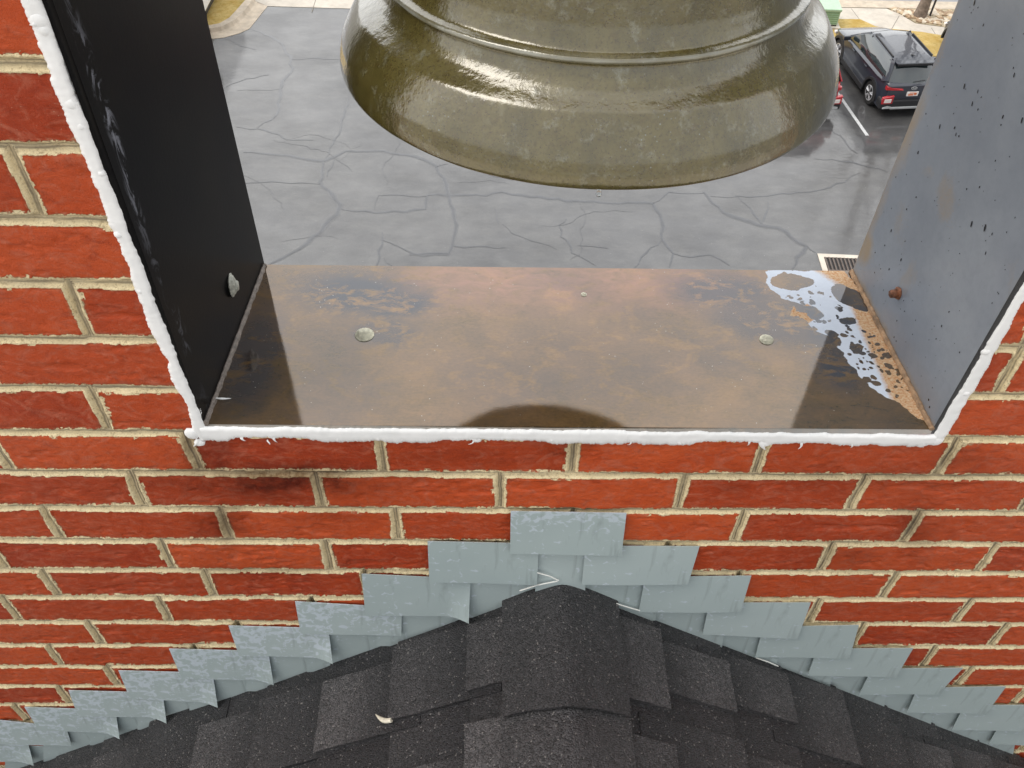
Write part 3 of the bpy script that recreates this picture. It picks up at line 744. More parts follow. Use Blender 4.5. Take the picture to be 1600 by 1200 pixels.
LQ = [([(668, 846), (842, 850), (839, 914), (671, 910)], 0), ([(565, 897), (736, 905), (730, 962), (571, 963)], .020), ([(461, 940), (628, 950), (627, 994), (470, 990)], 0),
      ([(357, 978), (513, 982), (519, 1028), (374, 1025)], .016), ([(264, 1014), (419, 1018), (427, 1064), (284, 1060)], .013), ([(185, 1048), (332, 1052), (340, 1098), (203, 1092)], .014),
      ([(107, 1079), (254, 1083), (260, 1122), (122, 1119)], .016), ([(38, 1105), (180, 1110), (187, 1147), (61, 1141)], .015), ([(-34, 1122), (103, 1136), (112, 1166), (-12, 1162)], 0), ([(-110, 1146), (43, 1160), (53, 1190), (-85, 1190)], .014)]
for i, (q, cu) in enumerate(LQ):
    plate('counter_flashing', q, -.0046+.00004*i, '%s zinc flashing plate down the left slope%s' % (ordn[i], ', its lower right corner bent outwards' if cu else ', lying flat'), GC, cu*.95 if cu else 0, wet=WL[i])
RQ = [[(915, 853), (1093, 854), (1075, 914), (909, 914)], [(1008, 902), (1174, 900), (1157, 957), (998, 957)], [(1108, 942), (1267, 942), (1246, 998), (1098, 992)],
      [(1192, 980), (1342, 977), (1327, 1029), (1180, 1027)], [(1277, 1014), (1427, 1013), (1400, 1059), (1262, 1055)], [(1362, 1045), (1505, 1044), (1465, 1085), (1342, 1086)],
      [(1434, 1075), (1572, 1073), (1541, 1116), (1417, 1113)], [(1507, 1102), (1645, 1102), (1612, 1143), (1487, 1141)], [(1562, 1132), (1710, 1130), (1680, 1168), (1545, 1163)]]
for i, q in enumerate(RQ):
    o = plate('counter_flashing', q, -.0046+.00004*i, '%s zinc flashing plate down the right slope' % ordn[i], GC, 0, wet=.0)
# step flashings: flat upstands behind, their feet under the shingles
def step(q, label, y): plate('step_flashing', q, y, label, GS, 0, wet=.1)
def rline(u, dv): # roof line in the photo
    w = wall_pt(u, 1000)
    return w
SL = [(735, 905, 860, 965), (628, 945, 750, 1010), (519, 985, 640, 1050), (425, 1020, 540, 1080), (336, 1055, 440, 1110), (255, 1085, 350, 1140), (180, 1112, 270, 1165), (108, 1138, 195, 1190), (48, 1165, 120, 1215)]
step([(838, 856), (918, 856), (914, 930), (836, 930)], 'small zinc piece right above the tip of the roof ridge', -.0022)
for i, (a, b, c_, d_) in enumerate(SL):
    step([(a-40, b), (c_, b+2), (c_-2, d_), (a-40, d_)], 'zinc step flashing showing below the %s plate of the left slope' % ordn[i], -.0020+.00003*i)
SR = [(885, 908, 1004, 970), (980, 950, 1107, 1020), (1070, 985, 1191, 1055), (1160, 1020, 1275, 1085), (1240, 1050, 1360, 1115), (1325, 1080, 1433, 1140), (1405, 1108, 1506, 1165), (1475, 1138, 1561, 1190)]
for i, (a, b, c_, d_) in enumerate(SR):
    step([(a, b), (c_+30, b), (c_+20, d_), (a-5, d_)], 'zinc step flashing showing below the %s plate of the right slope' % ordn[i], -.0020+.00003*i)

# ================================================================== ROOF
roof = empty('shingle_roof', (RX, 0, RZ), 'black asphalt shingle roof rising to a ridge against the brick wall', 'roof')
YL = -1.9            # how far the roof runs out from the wall
cs_, sn_ = math.cos(math.atan(RS)), math.sin(math.atan(RS))
dk = MB()
for sg in (-1, 1):
    V = []
    for s, n in ((0, -.012), (2.6, -.012), (2.6, -.05), (0, -.05)):
        for y in (-.0005, YL): V.append((sg*(s*cs_+n*sn_*0), y, -s*sn_+n))
    dk.add(V, [(0, 1, 3, 2), (2, 3, 5, 4), (4, 5, 7, 6), (0, 2, 4, 6), (1, 7, 5, 3), (0, 6, 7, 1)])
dk.build('roof_deck', m_steel, roof)
SV = []; SF = []; ST = []
def slab(sg, s0, s1, y0, y1, n0, n1, th, tint, rnd):
    """thin shingle piece from s0 (upper) to s1 (butt), standing n0..n1 off the deck, subdivided for a wavering edge"""
    a, b = 7, 9; k = len(SV); top = []
    for i in range(b):
        q = i/(b-1)
        for j in range(a):
            w = j/(a-1); s = s0+(s1-s0)*q+rnd.uniform(-.0006, .0006)*(i == b-1); y = y0+(y1-y0)*w+rnd.uniform(-.0005, .0005)
            y = min(y, -.0045) if y1 < y0 else y
            n = n0+(n1-n0)*q+rnd.uniform(-.0002, .0002)
            SV.append((sg*(s*cs_+n*sn_), y, -s*sn_+n*cs_)); ST.append(tint*(.10+.90*min(1, max(0, (s-(s1-EX)-.004)/.075))))  # tint darkened toward the upper edge: printed band plus painted butt shadow
    for i in range(b):
        q = i/(b-1)
        for j in range(a):
            x_, y_, z_ = SV[k+i*a+j]; SV.append((x_-sg*th*sn_, y_, z_-th*cs_)); ST.append(tint)
    m = a*b
    for i in range(b-1):
        for j in range(a-1):
            p = k+i*a+j; SF.append((p, p+1, p+a+1, p+a))
    for j in range(a-1):
        p = k+(b-1)*a+j; SF.append((p, p+1, p+1+m, p+m)); p = k+j; SF.append((p+1, p, p+m, p+1+m))
    for i in range(b-1):
        p = k+i*a; SF.append((p, p+a, p+a+m, p+m)); p = k+i*a+a-1; SF.append((p+a, p, p+m, p+a+m))
EX = .1265
rd = random.Random(21)
for sg in (-1, 1):
    st0 = .012 if sg < 0 else .030
    for c in range(19):
        s0 = st0+c*EX-.05 if c else 0.0; s1 = st0+(c+1)*EX
        if s1 > 2.55: break
        y = rd.uniform(0.0, .1)-.0035
        ylim = -.0035
        # underlying sheet
        y = ylim
        while y > YL:
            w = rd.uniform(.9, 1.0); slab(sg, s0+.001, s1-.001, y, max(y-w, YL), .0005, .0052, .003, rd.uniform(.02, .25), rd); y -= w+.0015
        # tabs
        y = ylim-(rd.uniform(0, .05) if c else .02)
        while y > YL:
            w = rd.uniform(.07, .115); g = rd.uniform(.035, .07)
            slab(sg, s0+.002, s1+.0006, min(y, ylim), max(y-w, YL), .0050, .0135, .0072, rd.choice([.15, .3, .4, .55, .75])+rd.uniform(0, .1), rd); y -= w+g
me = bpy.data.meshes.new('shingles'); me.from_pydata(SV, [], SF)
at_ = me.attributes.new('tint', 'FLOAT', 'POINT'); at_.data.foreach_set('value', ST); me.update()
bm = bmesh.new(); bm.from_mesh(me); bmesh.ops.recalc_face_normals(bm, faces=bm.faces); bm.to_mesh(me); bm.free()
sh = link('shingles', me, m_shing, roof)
# ridge caps
CV = []; CF = []; CT = []
def cap(y0, y1, w, n0, n1, tint, rnd, slit=False):
    prof = []
    for i in range(-14, 15):
        a = i/14.0; x = a*w; z = -RS*math.sqrt(x*x+.012**2)+RS*.012+.001
        prof.append((x, z))
    k = len(CV); ny = 12
    for t_ in (0, 1):
        for j in range(ny):
            q = j/(ny-1)
            for (x, z) in prof:
                n = n0+(n1-n0)*q-(.0036 if t_ else 0)
                CV.append((x*(1+.012*fbm(np.array([q*4.]), np.array([x*3]), 7)[0]), y0+(y1-y0)*q+(.003*math.sin(x*50+y1*9) if j == ny-1 else 0), z+n+.0008*fbm(np.array([x*30]), np.array([q*5+y0*10]), 8)[0])); CT.append(tint)
    m = 29*ny
    for j in range(ny-1):
        for i in range(28):
            p = k+j*29+i; CF.append((p, p+1, p+30, p+29))
    for i in range(28):
        p = k+(ny-1)*29+i; CF.append((p, p+m, p+m+1, p+1))
    for j in range(ny-1):
        p = k+j*29; CF.append((p, p+29, p+29+m, p+m)); p = k+j*29+28; CF.append((p+29, p, p+m, p+29+m))
y = -.004; rc = random.Random(5)
cap(-.004, -.168, .0765, .0095, .0215, .30, rc)
ys = -.145; i = 0
while ys > YL+.1:
    cap(ys, ys-.158, .0775+rc.uniform(-.002, .002), .009, .0155, rc.uniform(.1, .6), rc); ys -= .143; i += 1
me = bpy.data.meshes.new('ridge_cap'); me.from_pydata(CV, [], CF)
at_ = me.attributes.new('tint', 'FLOAT', 'POINT'); at_.data.foreach_set('value', CT); me.update()
bm = bmesh.new(); bm.from_mesh(me); bmesh.ops.recalc_face_normals(bm, faces=bm.faces); bm.to_mesh(me); bm.free()
rc_ = link('ridge_cap', me, m_shing, roof); rc_.data.polygons.foreach_set('use_smooth', [True]*len(me.polygons))
try: rc_.data.set_sharp_from_angle(angle=math.radians(50))
except Exception: pass
m_trim = simple('white_trim', (.80, .80, .76), .5, var=.05)
for lb_, pl_ in (('upper thin white metal sliver just left of the ridge tip', ((840, 895), (858, 900), (873, 907))), ('lower thin white metal sliver running down left from the ridge tip', ((812, 923), (840, 914), (871, 908))),
                 ('thin white metal sliver right of the ridge cap', ((963, 943), (982, 949), (1000, 954))), ('thin white metal sliver halfway down the right slope', ((1182, 1028), (1200, 1034), (1216, 1041)))):
    pp_ = np.array([wall_pt(a, b, -.011) for a, b in pl_]); c_0 = pp_[1].copy(); de = MB(); de.tube([tuple(q-c_0) for q in pp_], .0008, 5)
    dg = de.build('drip_edge', m_trim); dg.location = c_0; tag(dg, lb_, 'drip edge', 'white metal slivers between shingles and flashing')
# cream scrap on the left slope
def roof_pt(u, v, lift=.012):
    d = rays(u, v); sg = -1 if u < 880 else 1; n = np.array([RS*sg, 0, 1]); k = RZ+RS*sg*RX+lift
    t = (k-CAM@n)/(d@n); return CAM+d*t
A0 = roof_pt(587, 1117, .013); A1 = roof_pt(612, 1126, .013)
sc = MB(); pts = []; rad = []
for i in range(9):
    q = i/8; p = A0*(1-q)+A1*q; pts.append(((p[0]-A0[0]), (p[1]-A0[1])-.004*math.sin(q*math.pi), p[2]-A0[2]+.002)); rad.append(.0004+.0030*math.sin(min(1, q*1.3)*math.pi*.62))
sc.tube(pts, rad, 8); so = sc.build('sealant_scrap', m_cream, None, smooth=True); so.location = A0
tag(so, 'small curled cream scrap lying on the dark shingles left of the ridge', 'scrap')

# ================================================================== BELL
BC = (.0795, .1382)
bell = empty('church_bell', (BC[0], BC[1], .4178), 'large wet olive bronze bell hanging in the opening above the sill', 'bell')
bell.location = (.0779, .1217, .4261); bell.scale = (.9775, .9775, .9775); bell.rotation_euler = (-.0278, .0018, 0)
prof = [(.196, .006), (.2050, -.0005), (.2093, 0), (.2102, .003), (.2095, .009), (.2068, .020), (.2030, .028), (.1978, .0370), (.1932, .0440), (.1905, .0478), (.1868, .0502), (.1815, .0535), (.1760, .0575), (.1718, .0625), (.1694, .0680), (.1682, .0715), (.1688, .0725), (.1718, .0735), (.1726, .0755), (.1718, .0775), (.1678, .0788), (.1655, .0800), (.1635, .084), (.1605, .094), (.1570, .115), (.153, .14), (.149, .17), (.145, .2), (.141, .23), (.1375, .26), (.134, .29), (.131, .298), (.1325, .302), (.131, .306), (.1275, .309), (.119, .325), (.103, .342), (.08, .353), (.05, .359), (.02, .361), (.0, .361)]
# refine profile
pr = np.array(prof); tt = np.concatenate([[0], np.cumsum(np.hypot(*np.diff(pr, axis=0).T))])
ts = np.linspace(0, tt[-1], 520); PR = np.interp(ts, tt, pr[:, 0]); PZ = np.interp(ts, tt, pr[:, 1])
ker = np.array([1, 2, 3, 2, 1])/9.
for _ in range(1):
    PR[2:-2] = np.convolve(PR, ker, 'valid'); PZ[2:-2] = np.convolve(PZ, ker, 'valid')
na = 480; th = np.linspace(0, 2*np.pi, na, endpoint=False)
T, R_ = np.meshgrid(th, PR); Z_ = np.repeat(PZ[:, None], na, 1)
R2 = R_+.0006*fbm(np.cos(T)*3+5, np.sin(T)*3+Z_*9, 3)
Vb = np.stack([R2*np.cos(T), R2*np.sin(T), Z_+.0004*fbm(np.cos(T)*5, np.sin(T)*5+Z_*20, 5)], -1)
wear = np.exp(-((PZ-.0757)/.0016)**2)[:, None]*(.3+.9*vnoise(np.cos(T)*16, np.sin(T)*16+Z_*120, 7))*(PR[:, None] > .169)
wear = np.clip(wear, 0, 1)*.8
i = np.arange(len(PR)*na).reshape(len(PR), na); j = np.roll(i, -1, 1)
Fb = np.stack([i[:-1], j[:-1], j[1:], i[1:]], -1).reshape(-1, 4)
# inner skin
pin = np.array([(.196, .006), (.186, .03), (.172, .055), (.157, .085), (.146, .12), (.137, .18), (.128, .26), (.118, .30), (.08, .335), (.0, .345)])
k0 = i.max()+1
ni = 64; ths = np.linspace(0, 2*np.pi, ni, endpoint=False)
link('bell_body', np_mesh('bell_body', Vb.reshape(-1, 3), Fb, True, dict(wear=wear.ravel())), m_bell, bell)
ib = MB(); ib.lathe([(a, b) for a, b in pin], 96, cap=False); ib.build('inner_shell', m_iron, bell, smooth=True)
cl_ = MB(); cl_.tube([(0, 0, .33), (0, .004, .16), (0, .008, .07)], [.008, .010, .012], 12)
cl_.lathe([(0.001, -.055), (.018, -.05), (.030, -.03), (.033, -.012), (.027, .008), (.012, .02)], 24, (0, .009, .055)); cl_.build('clapper', m_iron, bell, smooth=True)
cw = MB(); cw.lathe([(.03, .358), (.032, .38), (.045, .385), (.045, .405), (.02, .41)], 24); cw.build('crown', m_bell, bell, smooth=True)
wd = MB(); wd.lathe([(.0005, -.0042), (.0016, -.0036), (.0022, -.002), (.0018, -.0003), (.0012, .001)], 14, (-.006, -.2085, -.0012)); wd.build('water_drop', m_water, bell, smooth=True)
yk = empty('bell_yoke', (.0771, .1265, .826), 'dark steel headstock beam carrying the bell across the opening', 'bell yoke')
b = MB(); b.box(-.372, .369, -.028, .028, .002, .06); b.build('beam', m_steel, yk, bevel=.004)
for sx in (-1, 1):
    b = MB(); b.lathe([(.05, 0), (.05, .02)], 24, (.347*sx-.01, 0, .03), 'x'); b.build('bearing', m_iron, yk, smooth=True)
b = MB(); b.box(-.05, .05, -.035, .035, .0, -.0 if False else .001); 

# ================================================================== THE GROUND BELOW
def gpoly(pts, z=GZ): return [tuple(ground_pt(a, b, z)[:2]) for a, b in pts]
g = MB(); g.box(-250, 250, -250, 350, GZ-.5, GZ-.02); ground = g.build('ground', simple('distant_ground', (.20, .19, .17), .85, var=.2, vscale=.3)); tag(ground, kind='structure')
# lot outline (north edge traced), the rest plausible
edge = [ground_pt(*q)[:2] for q in ((332, 61), (350, 59), (375, 52), (390, 45), (402, 30), (418, 10))]
e2 = ground_pt(555, 14)[:2]; e1 = np.array(edge[-1]); nd = (e2-e1)/np.linalg.norm(e2-e1)
NE = e1+nd*15.9                                   # the lot's edge ahead of the parked cars
NEy = NE[1]
east_line = [tuple(NE), tuple(NE+np.array([0.3, -1.5])), (26, 27.2)]
lot = [(-60, -3), (40, -3), (40, 27.0)]+[(26, 27.2), tuple(NE+np.array([0.3, -1.5])), tuple(NE)]+[tuple(q) for q in edge[::-1]]+[(-10.2, 27.25), (-60, 27.9)]
pl = MB()
pl.prism(lot, GZ-.018, GZ)
# crack sealant bands traced over the asphalt
def crack(pts, w=.05, seed=0, wob=.10, mi=1, dz=0.0):
    P = [ground_pt(a, b)[:2] for a, b in pts]; rc = random.Random(seed+len(pts)); Q = []
    for a, b in zip(P[:-1], P[1:]):
        L = np.linalg.norm(b-a); n = max(2, int(L/.22)); t = (b-a)/L; nn = np.array([-t[1], t[0]])
        for k in range(n): Q.append(a+(b-a)*k/n+nn*rc.uniform(-wob, wob)*(k > 0)*.55)
    Q.append(P[-1]); Q = np.array(Q); V = []
    for i in range(len(Q)):
        t = Q[min(i+1, len(Q)-1)]-Q[max(i-1, 0)]; t = t/(np.linalg.norm(t)+1e-9); nn = np.array([-t[1], t[0]]); ww = w*rc.uniform(.6, 1.15)*(.35+.65*min(1, min(i, len(Q)-1-i)/4))
        V += [(*(Q[i]+nn*ww/2), GZ+.004+dz+.0004*(seed % 4)), (*(Q[i]-nn*ww/2), GZ+.004+dz+.0004*(seed % 4))]
    pl.add(V, [(2*i, 2*i+1, 2*i+3, 2*i+2) for i in range(len(Q)-1)], mi)
cr_ = [
 ([(392, 46), (408, 50), (440, 68), (455, 94), (456, 112), (441, 128), (438, 140), (436, 168), (424, 187), (402, 200)], .07),
 ([(454, 93), (497, 90), (540, 95)], .04), ([(352, 60), (375, 72), (400, 78)], .03), ([(353, 136), (385, 123), (420, 117)], .035), ([(370, 142), (437, 139)], .03),
 ([(368, 198), (415, 204), (455, 219), (490, 219)], .045), ([(380, 238), (450, 243), (505, 252), (540, 236), (600, 236), (650, 245), (682, 260), (697, 288), (703, 318), (712, 360), (700, 398), (660, 400), (640, 398)], .075),
 ([(505, 252), (500, 285), (532, 320), (527, 335), (480, 380), (440, 404), (415, 415)], .085), ([(545, 150), (530, 210), (508, 248)], .05), ([(523, 247), (550, 268)], .035), ([(523, 247), (511, 276)], .04),
 ([(375, 287), (440, 285), (500, 288)], .03), ([(532, 327), (600, 332), (665, 327), (668, 305), (700, 306), (760, 306), (785, 300), (830, 308), (900, 314), (1020, 318), (1034, 345), (1035, 375), (1052, 396), (1046, 418)], .065),
 ([(585, 328), (592, 305), (600, 305), (670, 306)], .03), ([(597, 363), (590, 412), (585, 416)], .055), ([(597, 375), (650, 398), (700, 396), (708, 384), (760, 385), (790, 387)], .045), ([(773, 325), (779, 350)], .03),
 ([(785, 350), (800, 365), (845, 380), (870, 390)], .025), ([(885, 342), (873, 352), (876, 370), (888, 378), (893, 395), (930, 415)], .028), ([(903, 384), (950, 388)], .03), ([(600, 404), (614, 416)], .03),
 ([(1034, 375), (1010, 395), (990, 420)], .04), ([(1052, 396), (1080, 402), (1110, 398), (1140, 415)], .045), ([(1100, 300), (1130, 332), (1185, 352), (1215, 356), (1260, 385), (1245, 402), (1238, 420)], .085),
 ([(1150, 305), (1172, 325), (1190, 350), (1196, 335), (1200, 315)], .045), ([(1110, 307), (1185, 307), (1260, 301), (1320, 285), (1345, 270)], .03), ([(1272, 248), (1330, 253), (1387, 269)], .035),
 ([(1300, 204), (1313, 212), (1325, 228), (1340, 240)], .035), ([(1020, 318), (1045, 300), (1100, 302)], .04), ([(1262, 385), (1275, 395)], .05), ([(700, 256), (680, 262)], .03), ([(415, 415), (430, 450)], .06)]
rf = random.Random(77)
for i in range(20):        # hairline branches between the big cracks
    u0 = rf.uniform(350, 1330); v0 = rf.uniform(60, 410); a0_ = rf.choice([rf.uniform(-.5, .5), rf.uniform(1.2, 1.9)]); pts_ = [(u0, v0)]
    for k_ in range(rf.randint(3, 7)):
        a0_ += rf.uniform(-.6, .6); L_s = rf.uniform(10, 26); pts_.append((pts_[-1][0]+L_s*math.cos(a0_)*1.3, pts_[-1][1]+L_s*math.sin(a0_)*.7))
    pts_ = [q for q in pts_ if 350 < q[0] < 1330 and 40 < q[1] < 420]
    if len(pts_) > 2: crack(pts_, rf.uniform(.010, .018), 200+i)
for i, (p, w) in enumerate(cr_): crack(p, w*.95, i); crack(p, w*2.0, i, mi=2, dz=-.0025)
lotobj = pl.build('parking_lot', [m_asph, m_crack, m_damp]); tag(lotobj, kind='structure')
m = MB(); m.box(-60, 60, -90, -3.2, GZ-.016, GZ-.003); o = m.build('added_south_ground', m_conc); tag(o, kind='structure')  # unseen pale ground added behind the camera to brighten the bell's reflections
# painted bay lines
def stripe(a, b, w=.10, z=GZ+.007, ext=0):
    a = np.array(a); b = np.array(b); t = (b-a)/np.linalg.norm(b-a); n = np.array([-t[1], t[0]])*w/2; m = MB()
    c = ((a+b)/2)
    m.add([(*(a+n-c), 0), (*(a-n-c), 0), (*(b-n-c), 0), (*(b+n-c), 0)], [(0, 1, 2, 3)])
    o = m.build('parking_line', m_paint); o.location = (c[0], c[1], z); return tag(o, kind='structure')
l0 = ground_pt(1355, 212)[:2]; l1 = ground_pt(1307, 143)[:2]; ld = (l1-l0)/np.linalg.norm(l1-l0); bay = np.array([ld[1], -ld[0]])
LEN = 5.2
stripe(l0, l0+ld*LEN)
stripe(l0+bay*2.75, l0+bay*2.75+ld*LEN); stripe(l0-bay*2.75, l0-bay*2.75+ld*LEN)
# storm drain
dc = np.array(ground_pt(1277, 397)[:2]); 
dr = empty('storm_drain', (dc[0], dc[1], GZ), 'rectangular iron drain grate in a pale concrete collar', 'drain', rz=-.05)
W_, L_ = 1.25, 1.25
b = MB(); t_ = .13
for x0, x1, y0, y1 in ((0, W_, -t_, 0), (0, W_, -L_, -L_+t_), (0, t_, -L_+t_, -t_), (W_-t_, W_, -L_+t_, -t_)): b.box(x0, x1, y0, y1, .002, .022)
b.build('collar', m_conc, dr)
b = MB(); b.box(t_, W_-t_, -L_+t_, -t_, .001, .006); b.build('pit', simple('drain_pit', (.012, .01, .01), .6, var=0), dr)
b = MB(); n = 11
for k in range(n):
    x = t_+.03+(W_-2*t_-.06)*k/(n-1); b.box(x-.018, x+.018, -L_+t_, -t_, .008, .03)
b.box(t_, W_-t_, -L_/2-.02, -L_/2+.02, .008, .027)
b.build('grate', simple('rusty_iron_grate', (.10, .075, .06), .5, var=.2), dr)
# kerb and lawn on the left
outer = [(-60, 27.9), (-10.2, 27.25)]+[tuple(q) for q in edge]
innpx = ((330, 46), (345, 43), (360, 34), (372, 21), (385, 6), (388, -2))
inn = [ground_pt(a, b)[:2] for a, b in innpx]
inner = [(-60, 28.6), (-10.4, 28.0)]+[tuple(q) for q in inn]
top0 = tuple(np.array(inn[-1])+np.array([.1, 1.0])); top1 = tuple(np.array(edge[-1])+np.array([.05, .05]))
k = MB(); 
n = len(outer); V = []
for (a, b_), h0, h1 in zip(zip(outer, inner), [0]*n, [0]*n):
    a = np.array(a); b_ = np.array(b_)
    for q, h in ((0, -.015), (0.002, .012), (.52, .0), (.60, .02), (.68, .14), (.97, .15), (1.0, .15), (1.0, -.015)):
        p = a+(b_-a)*q; V.append((p[0], p[1], GZ+h))
F_ = [(i*8+j, i*8+j+1, (i+1)*8+j+1, (i+1)*8+j) for i in range(n-1) for j in range(7)]
k.add(V, F_); kb = k.build('kerb', m_kerb, smooth=False); tag(kb, kind='structure')
lw = MB(); lw.prism(inner+[tuple(np.array(inn[-1])+np.array([.15, .9])), (-60, 30.6)], GZ-.01, GZ+.13); l = lw.build('lawn', m_grass); tag(l, kind='stuff'); l['label'] = 'golden winter turf behind the kerb'; l['category'] = 'lawn'
# pavement, verge, road to the north
def sidewalk(name, poly, joints=()):
    m = MB(); m.prism(poly, GZ-.015, GZ+.012); o = m.build(name, m_conc); tag(o, kind='structure'); return o
G = lambda a, b: tuple(ground_pt(a, b)[:2])
Yr = G(1340, 12)[1]
a0 = np.array(inn[-1])+np.array([.16, .9])
s1 = [tuple(edge[-1]+np.array([0, .004])), tuple(NE+np.array([-1.2, .004])), tuple(NE+np.array([-1.2, 2.6])), (edge[-1][0]-.45, a0[1]+1.6), tuple(a0+np.array([.02, 0])), (inn[-1][0]+.02, inn[-1][1])]
sidewalk('pavement', s1)
# joints in the pavement
m = MB()
for x in np.arange(-6.2, 8.5, 1.55): m.box(x-.012, x+.012, NEy+.02, NEy+2.5, GZ+.0125, GZ+.0145)
j_ = m.build('pavement_joint', simple('dark_joint', (.18, .16, .13), .8, var=0)); tag(j_, kind='structure')  # joint strips darker than the slabs
vg = [tuple(NE+np.array([-1.19, -.003])), G(1262, 60), G(1300, 120)]
verge = MB(); verge.prism([(NE[0]-1.19, NEy-.0), (NE[0]-.1, NEy-1.6), (16.0, 26.5), (26, 26.4), (26, 27.9), G(1475, 58), G(1440, 52), G(1390, 47), G(1367, 43), G(1343, 32), G(1312, 32), (NE[0]-1.19, G(1310, 30)[1])], GZ-.017, GZ+.05)
v_ = verge.build('verge', m_grass); tag(v_, kind='stuff'); v_['label'] = 'yellow grass verge beside the parked dark car'; v_['category'] = 'grass'
sidewalk('sidewalk', [(NE[0]-1.19, G(1310, 30)[1]+.004), (G(1312, 31.5)[0], G(1310, 30)[1]+.004), G(1343, 31.5), G(1367, 42.5), G(1390, 46.5), G(1440, 51.5), G(1475, 57.5), (26, 27.904), (26, 29.2), G(1475, 43), G(1430, 37), G(1405, 22), G(1385, 14), (NE[0]-1.19, Yr)])
m = MB()
for a, b_ in ((G(1330, 14), G(1343, 31)), (G(1405, 25), G(1393, 46)), (G(1455, 44), G(1462, 55))):
    a = np.array(a); b_ = np.array(b_); t = (b_-a)/np.linalg.norm(b_-a); nn = np.array([-t[1], t[0]])*.012
    m.add([(*(a+nn), GZ+.0135), (*(a-nn), GZ+.0135), (*(b_-nn), GZ+.0135), (*(b_+nn), GZ+.0135)], [(0, 1, 2, 3)])
j_ = m.build('sidewalk_joint', simple('dark_joint', (.2, .18, .15), .8, var=0)); tag(j_, kind='structure')  # joint strips in a darker tone than the concrete
# rock bed round the tree
rbp = [G(1388, 13.8), G(1407, 22), G(1432, 36.5), G(1475, 42.5), (26, 29.3), (26, Yr)]
bed = MB(); bed.prism(rbp, GZ-.015, GZ+.02); o = bed.build('soil_bed', simple('pale_soil', (.40, .33, .22), .9, var=.2)); tag(o, kind='structure')
rk = MB(); rg = random.Random(9)
P4 = np.array([G(1392, 14), G(1410, 23), G(1434, 36), G(1474, 41)])
for i in range(420):
    x = rg.uniform(G(1388, 14)[0], 18.5); ylo = np.interp(x, P4[:, 0], P4[:, 1]); 
    if Yr-.15 <= ylo+.05: continue
    y = rg.uniform(ylo+.08, Yr-.12); s = rg.uniform(.05, .13); z = GZ+.03; k = rk
    bm = bmesh.new(); bmesh.ops.create_icosphere(bm, subdivisions=1, radius=1); a = rg.uniform(0, 6.3)
    VV = []
    for w in bm.verts:
        c = w.co*(1+rg.uniform(-.2, .2)); VV.append((x+s*(c.x*math.cos(a)*1.3-c.y*math.sin(a)), y+s*(c.x*math.sin(a)*1.3+c.y*math.cos(a)), z+s*.55*c.z))
    rk.add(VV, [tuple(q.index for q in f.verts) for f in bm.faces], rg.randrange(3)); bm.free()
o = rk.build('landscape_rock', [simple('tan_rock', (.50, .38, .24), .7), simple('pale_rock', (.62, .54, .42), .7), simple('brown_rock', (.33, .22, .13), .7)]); tag(o, 'tan landscaping rocks spread round the tree foot', 'rocks', kind='stuff')
# road kerb and road
m = MB(); m.box(-60, 60, Yr, Yr+.16, GZ-.01, GZ+.014); m.box(-60, 60, Yr+.18, Yr+.62, GZ-.012, GZ-.002); o = m.build('road_kerb', m_kerb); tag(o, kind='structure')
m = MB(); m.box(-80, 80, Yr+.62, Yr+12, GZ-.015, GZ-.006); o = m.build('road', m_road); tag(o, kind='structure')
m = MB(); m.prism([(NE[0]-1.2, NEy+2.6), (-9, NEy+2.6), (-60, 30.7), (-60, Yr-.002), (NE[0]-1.2, Yr-.002)], GZ-.016, GZ-.003); o = m.build('driveway_apron', m_conc); tag(o, kind='structure')

# green transformer cabinet
tb0 = np.array(G(1262, 44)); tb1 = np.array(G(1308, 43))
tc = (tb0+tb1)/2; hw = .56
tf = empty('utility_cabinet', (tc[0]-.1, tc[1]+.3, GZ), 'pale green ribbed utility cabinet on a pad behind the bell', 'utility cabinet', rz=-.05)
m_green = simple('pale_green_enamel', (.42, .60, .42), .45, var=.06); m_gd = simple('dark_green_enamel', (.22, .38, .22), .5, var=.05)
b = MB(); b.box(-hw-.1, hw+.1, -.5, .5, .0, .1); b.build('pad', m_conc, tf)
b = MB(); b.box(-hw, hw, -.36, .38, .14, .62); b.build('body', m_green, tf, bevel=.02)
b = MB(); b.add([(-hw-.02, -.40, .60), (hw+.02, -.40, .60), (hw+.02, .42, .60), (-hw-.02, .42, .60), (-hw-.02, -.40, .68), (hw+.02, -.40, .68), (hw-.04, .36, .82), (-hw+.04, .36, .82)], [(0, 3, 2, 1), (4, 5, 6, 7), (0, 1, 5, 4), (1, 2, 6, 5), (2, 3, 7, 6), (3, 0, 4, 7)]); b.build('lid', m_green, tf, bevel=.02)
for i in range(6):
    b = MB(); b.box(-hw+.05, hw-.05, -.375, -.361, .19+i*.07, .215+i*.07); b.build('louvre', m_gd, tf)  # louvre slats in a darker green than the body
b = MB(); b.box(-hw+.02, hw-.02, -.34, .36, .1, .14); b.build('plinth', m_iron, tf)

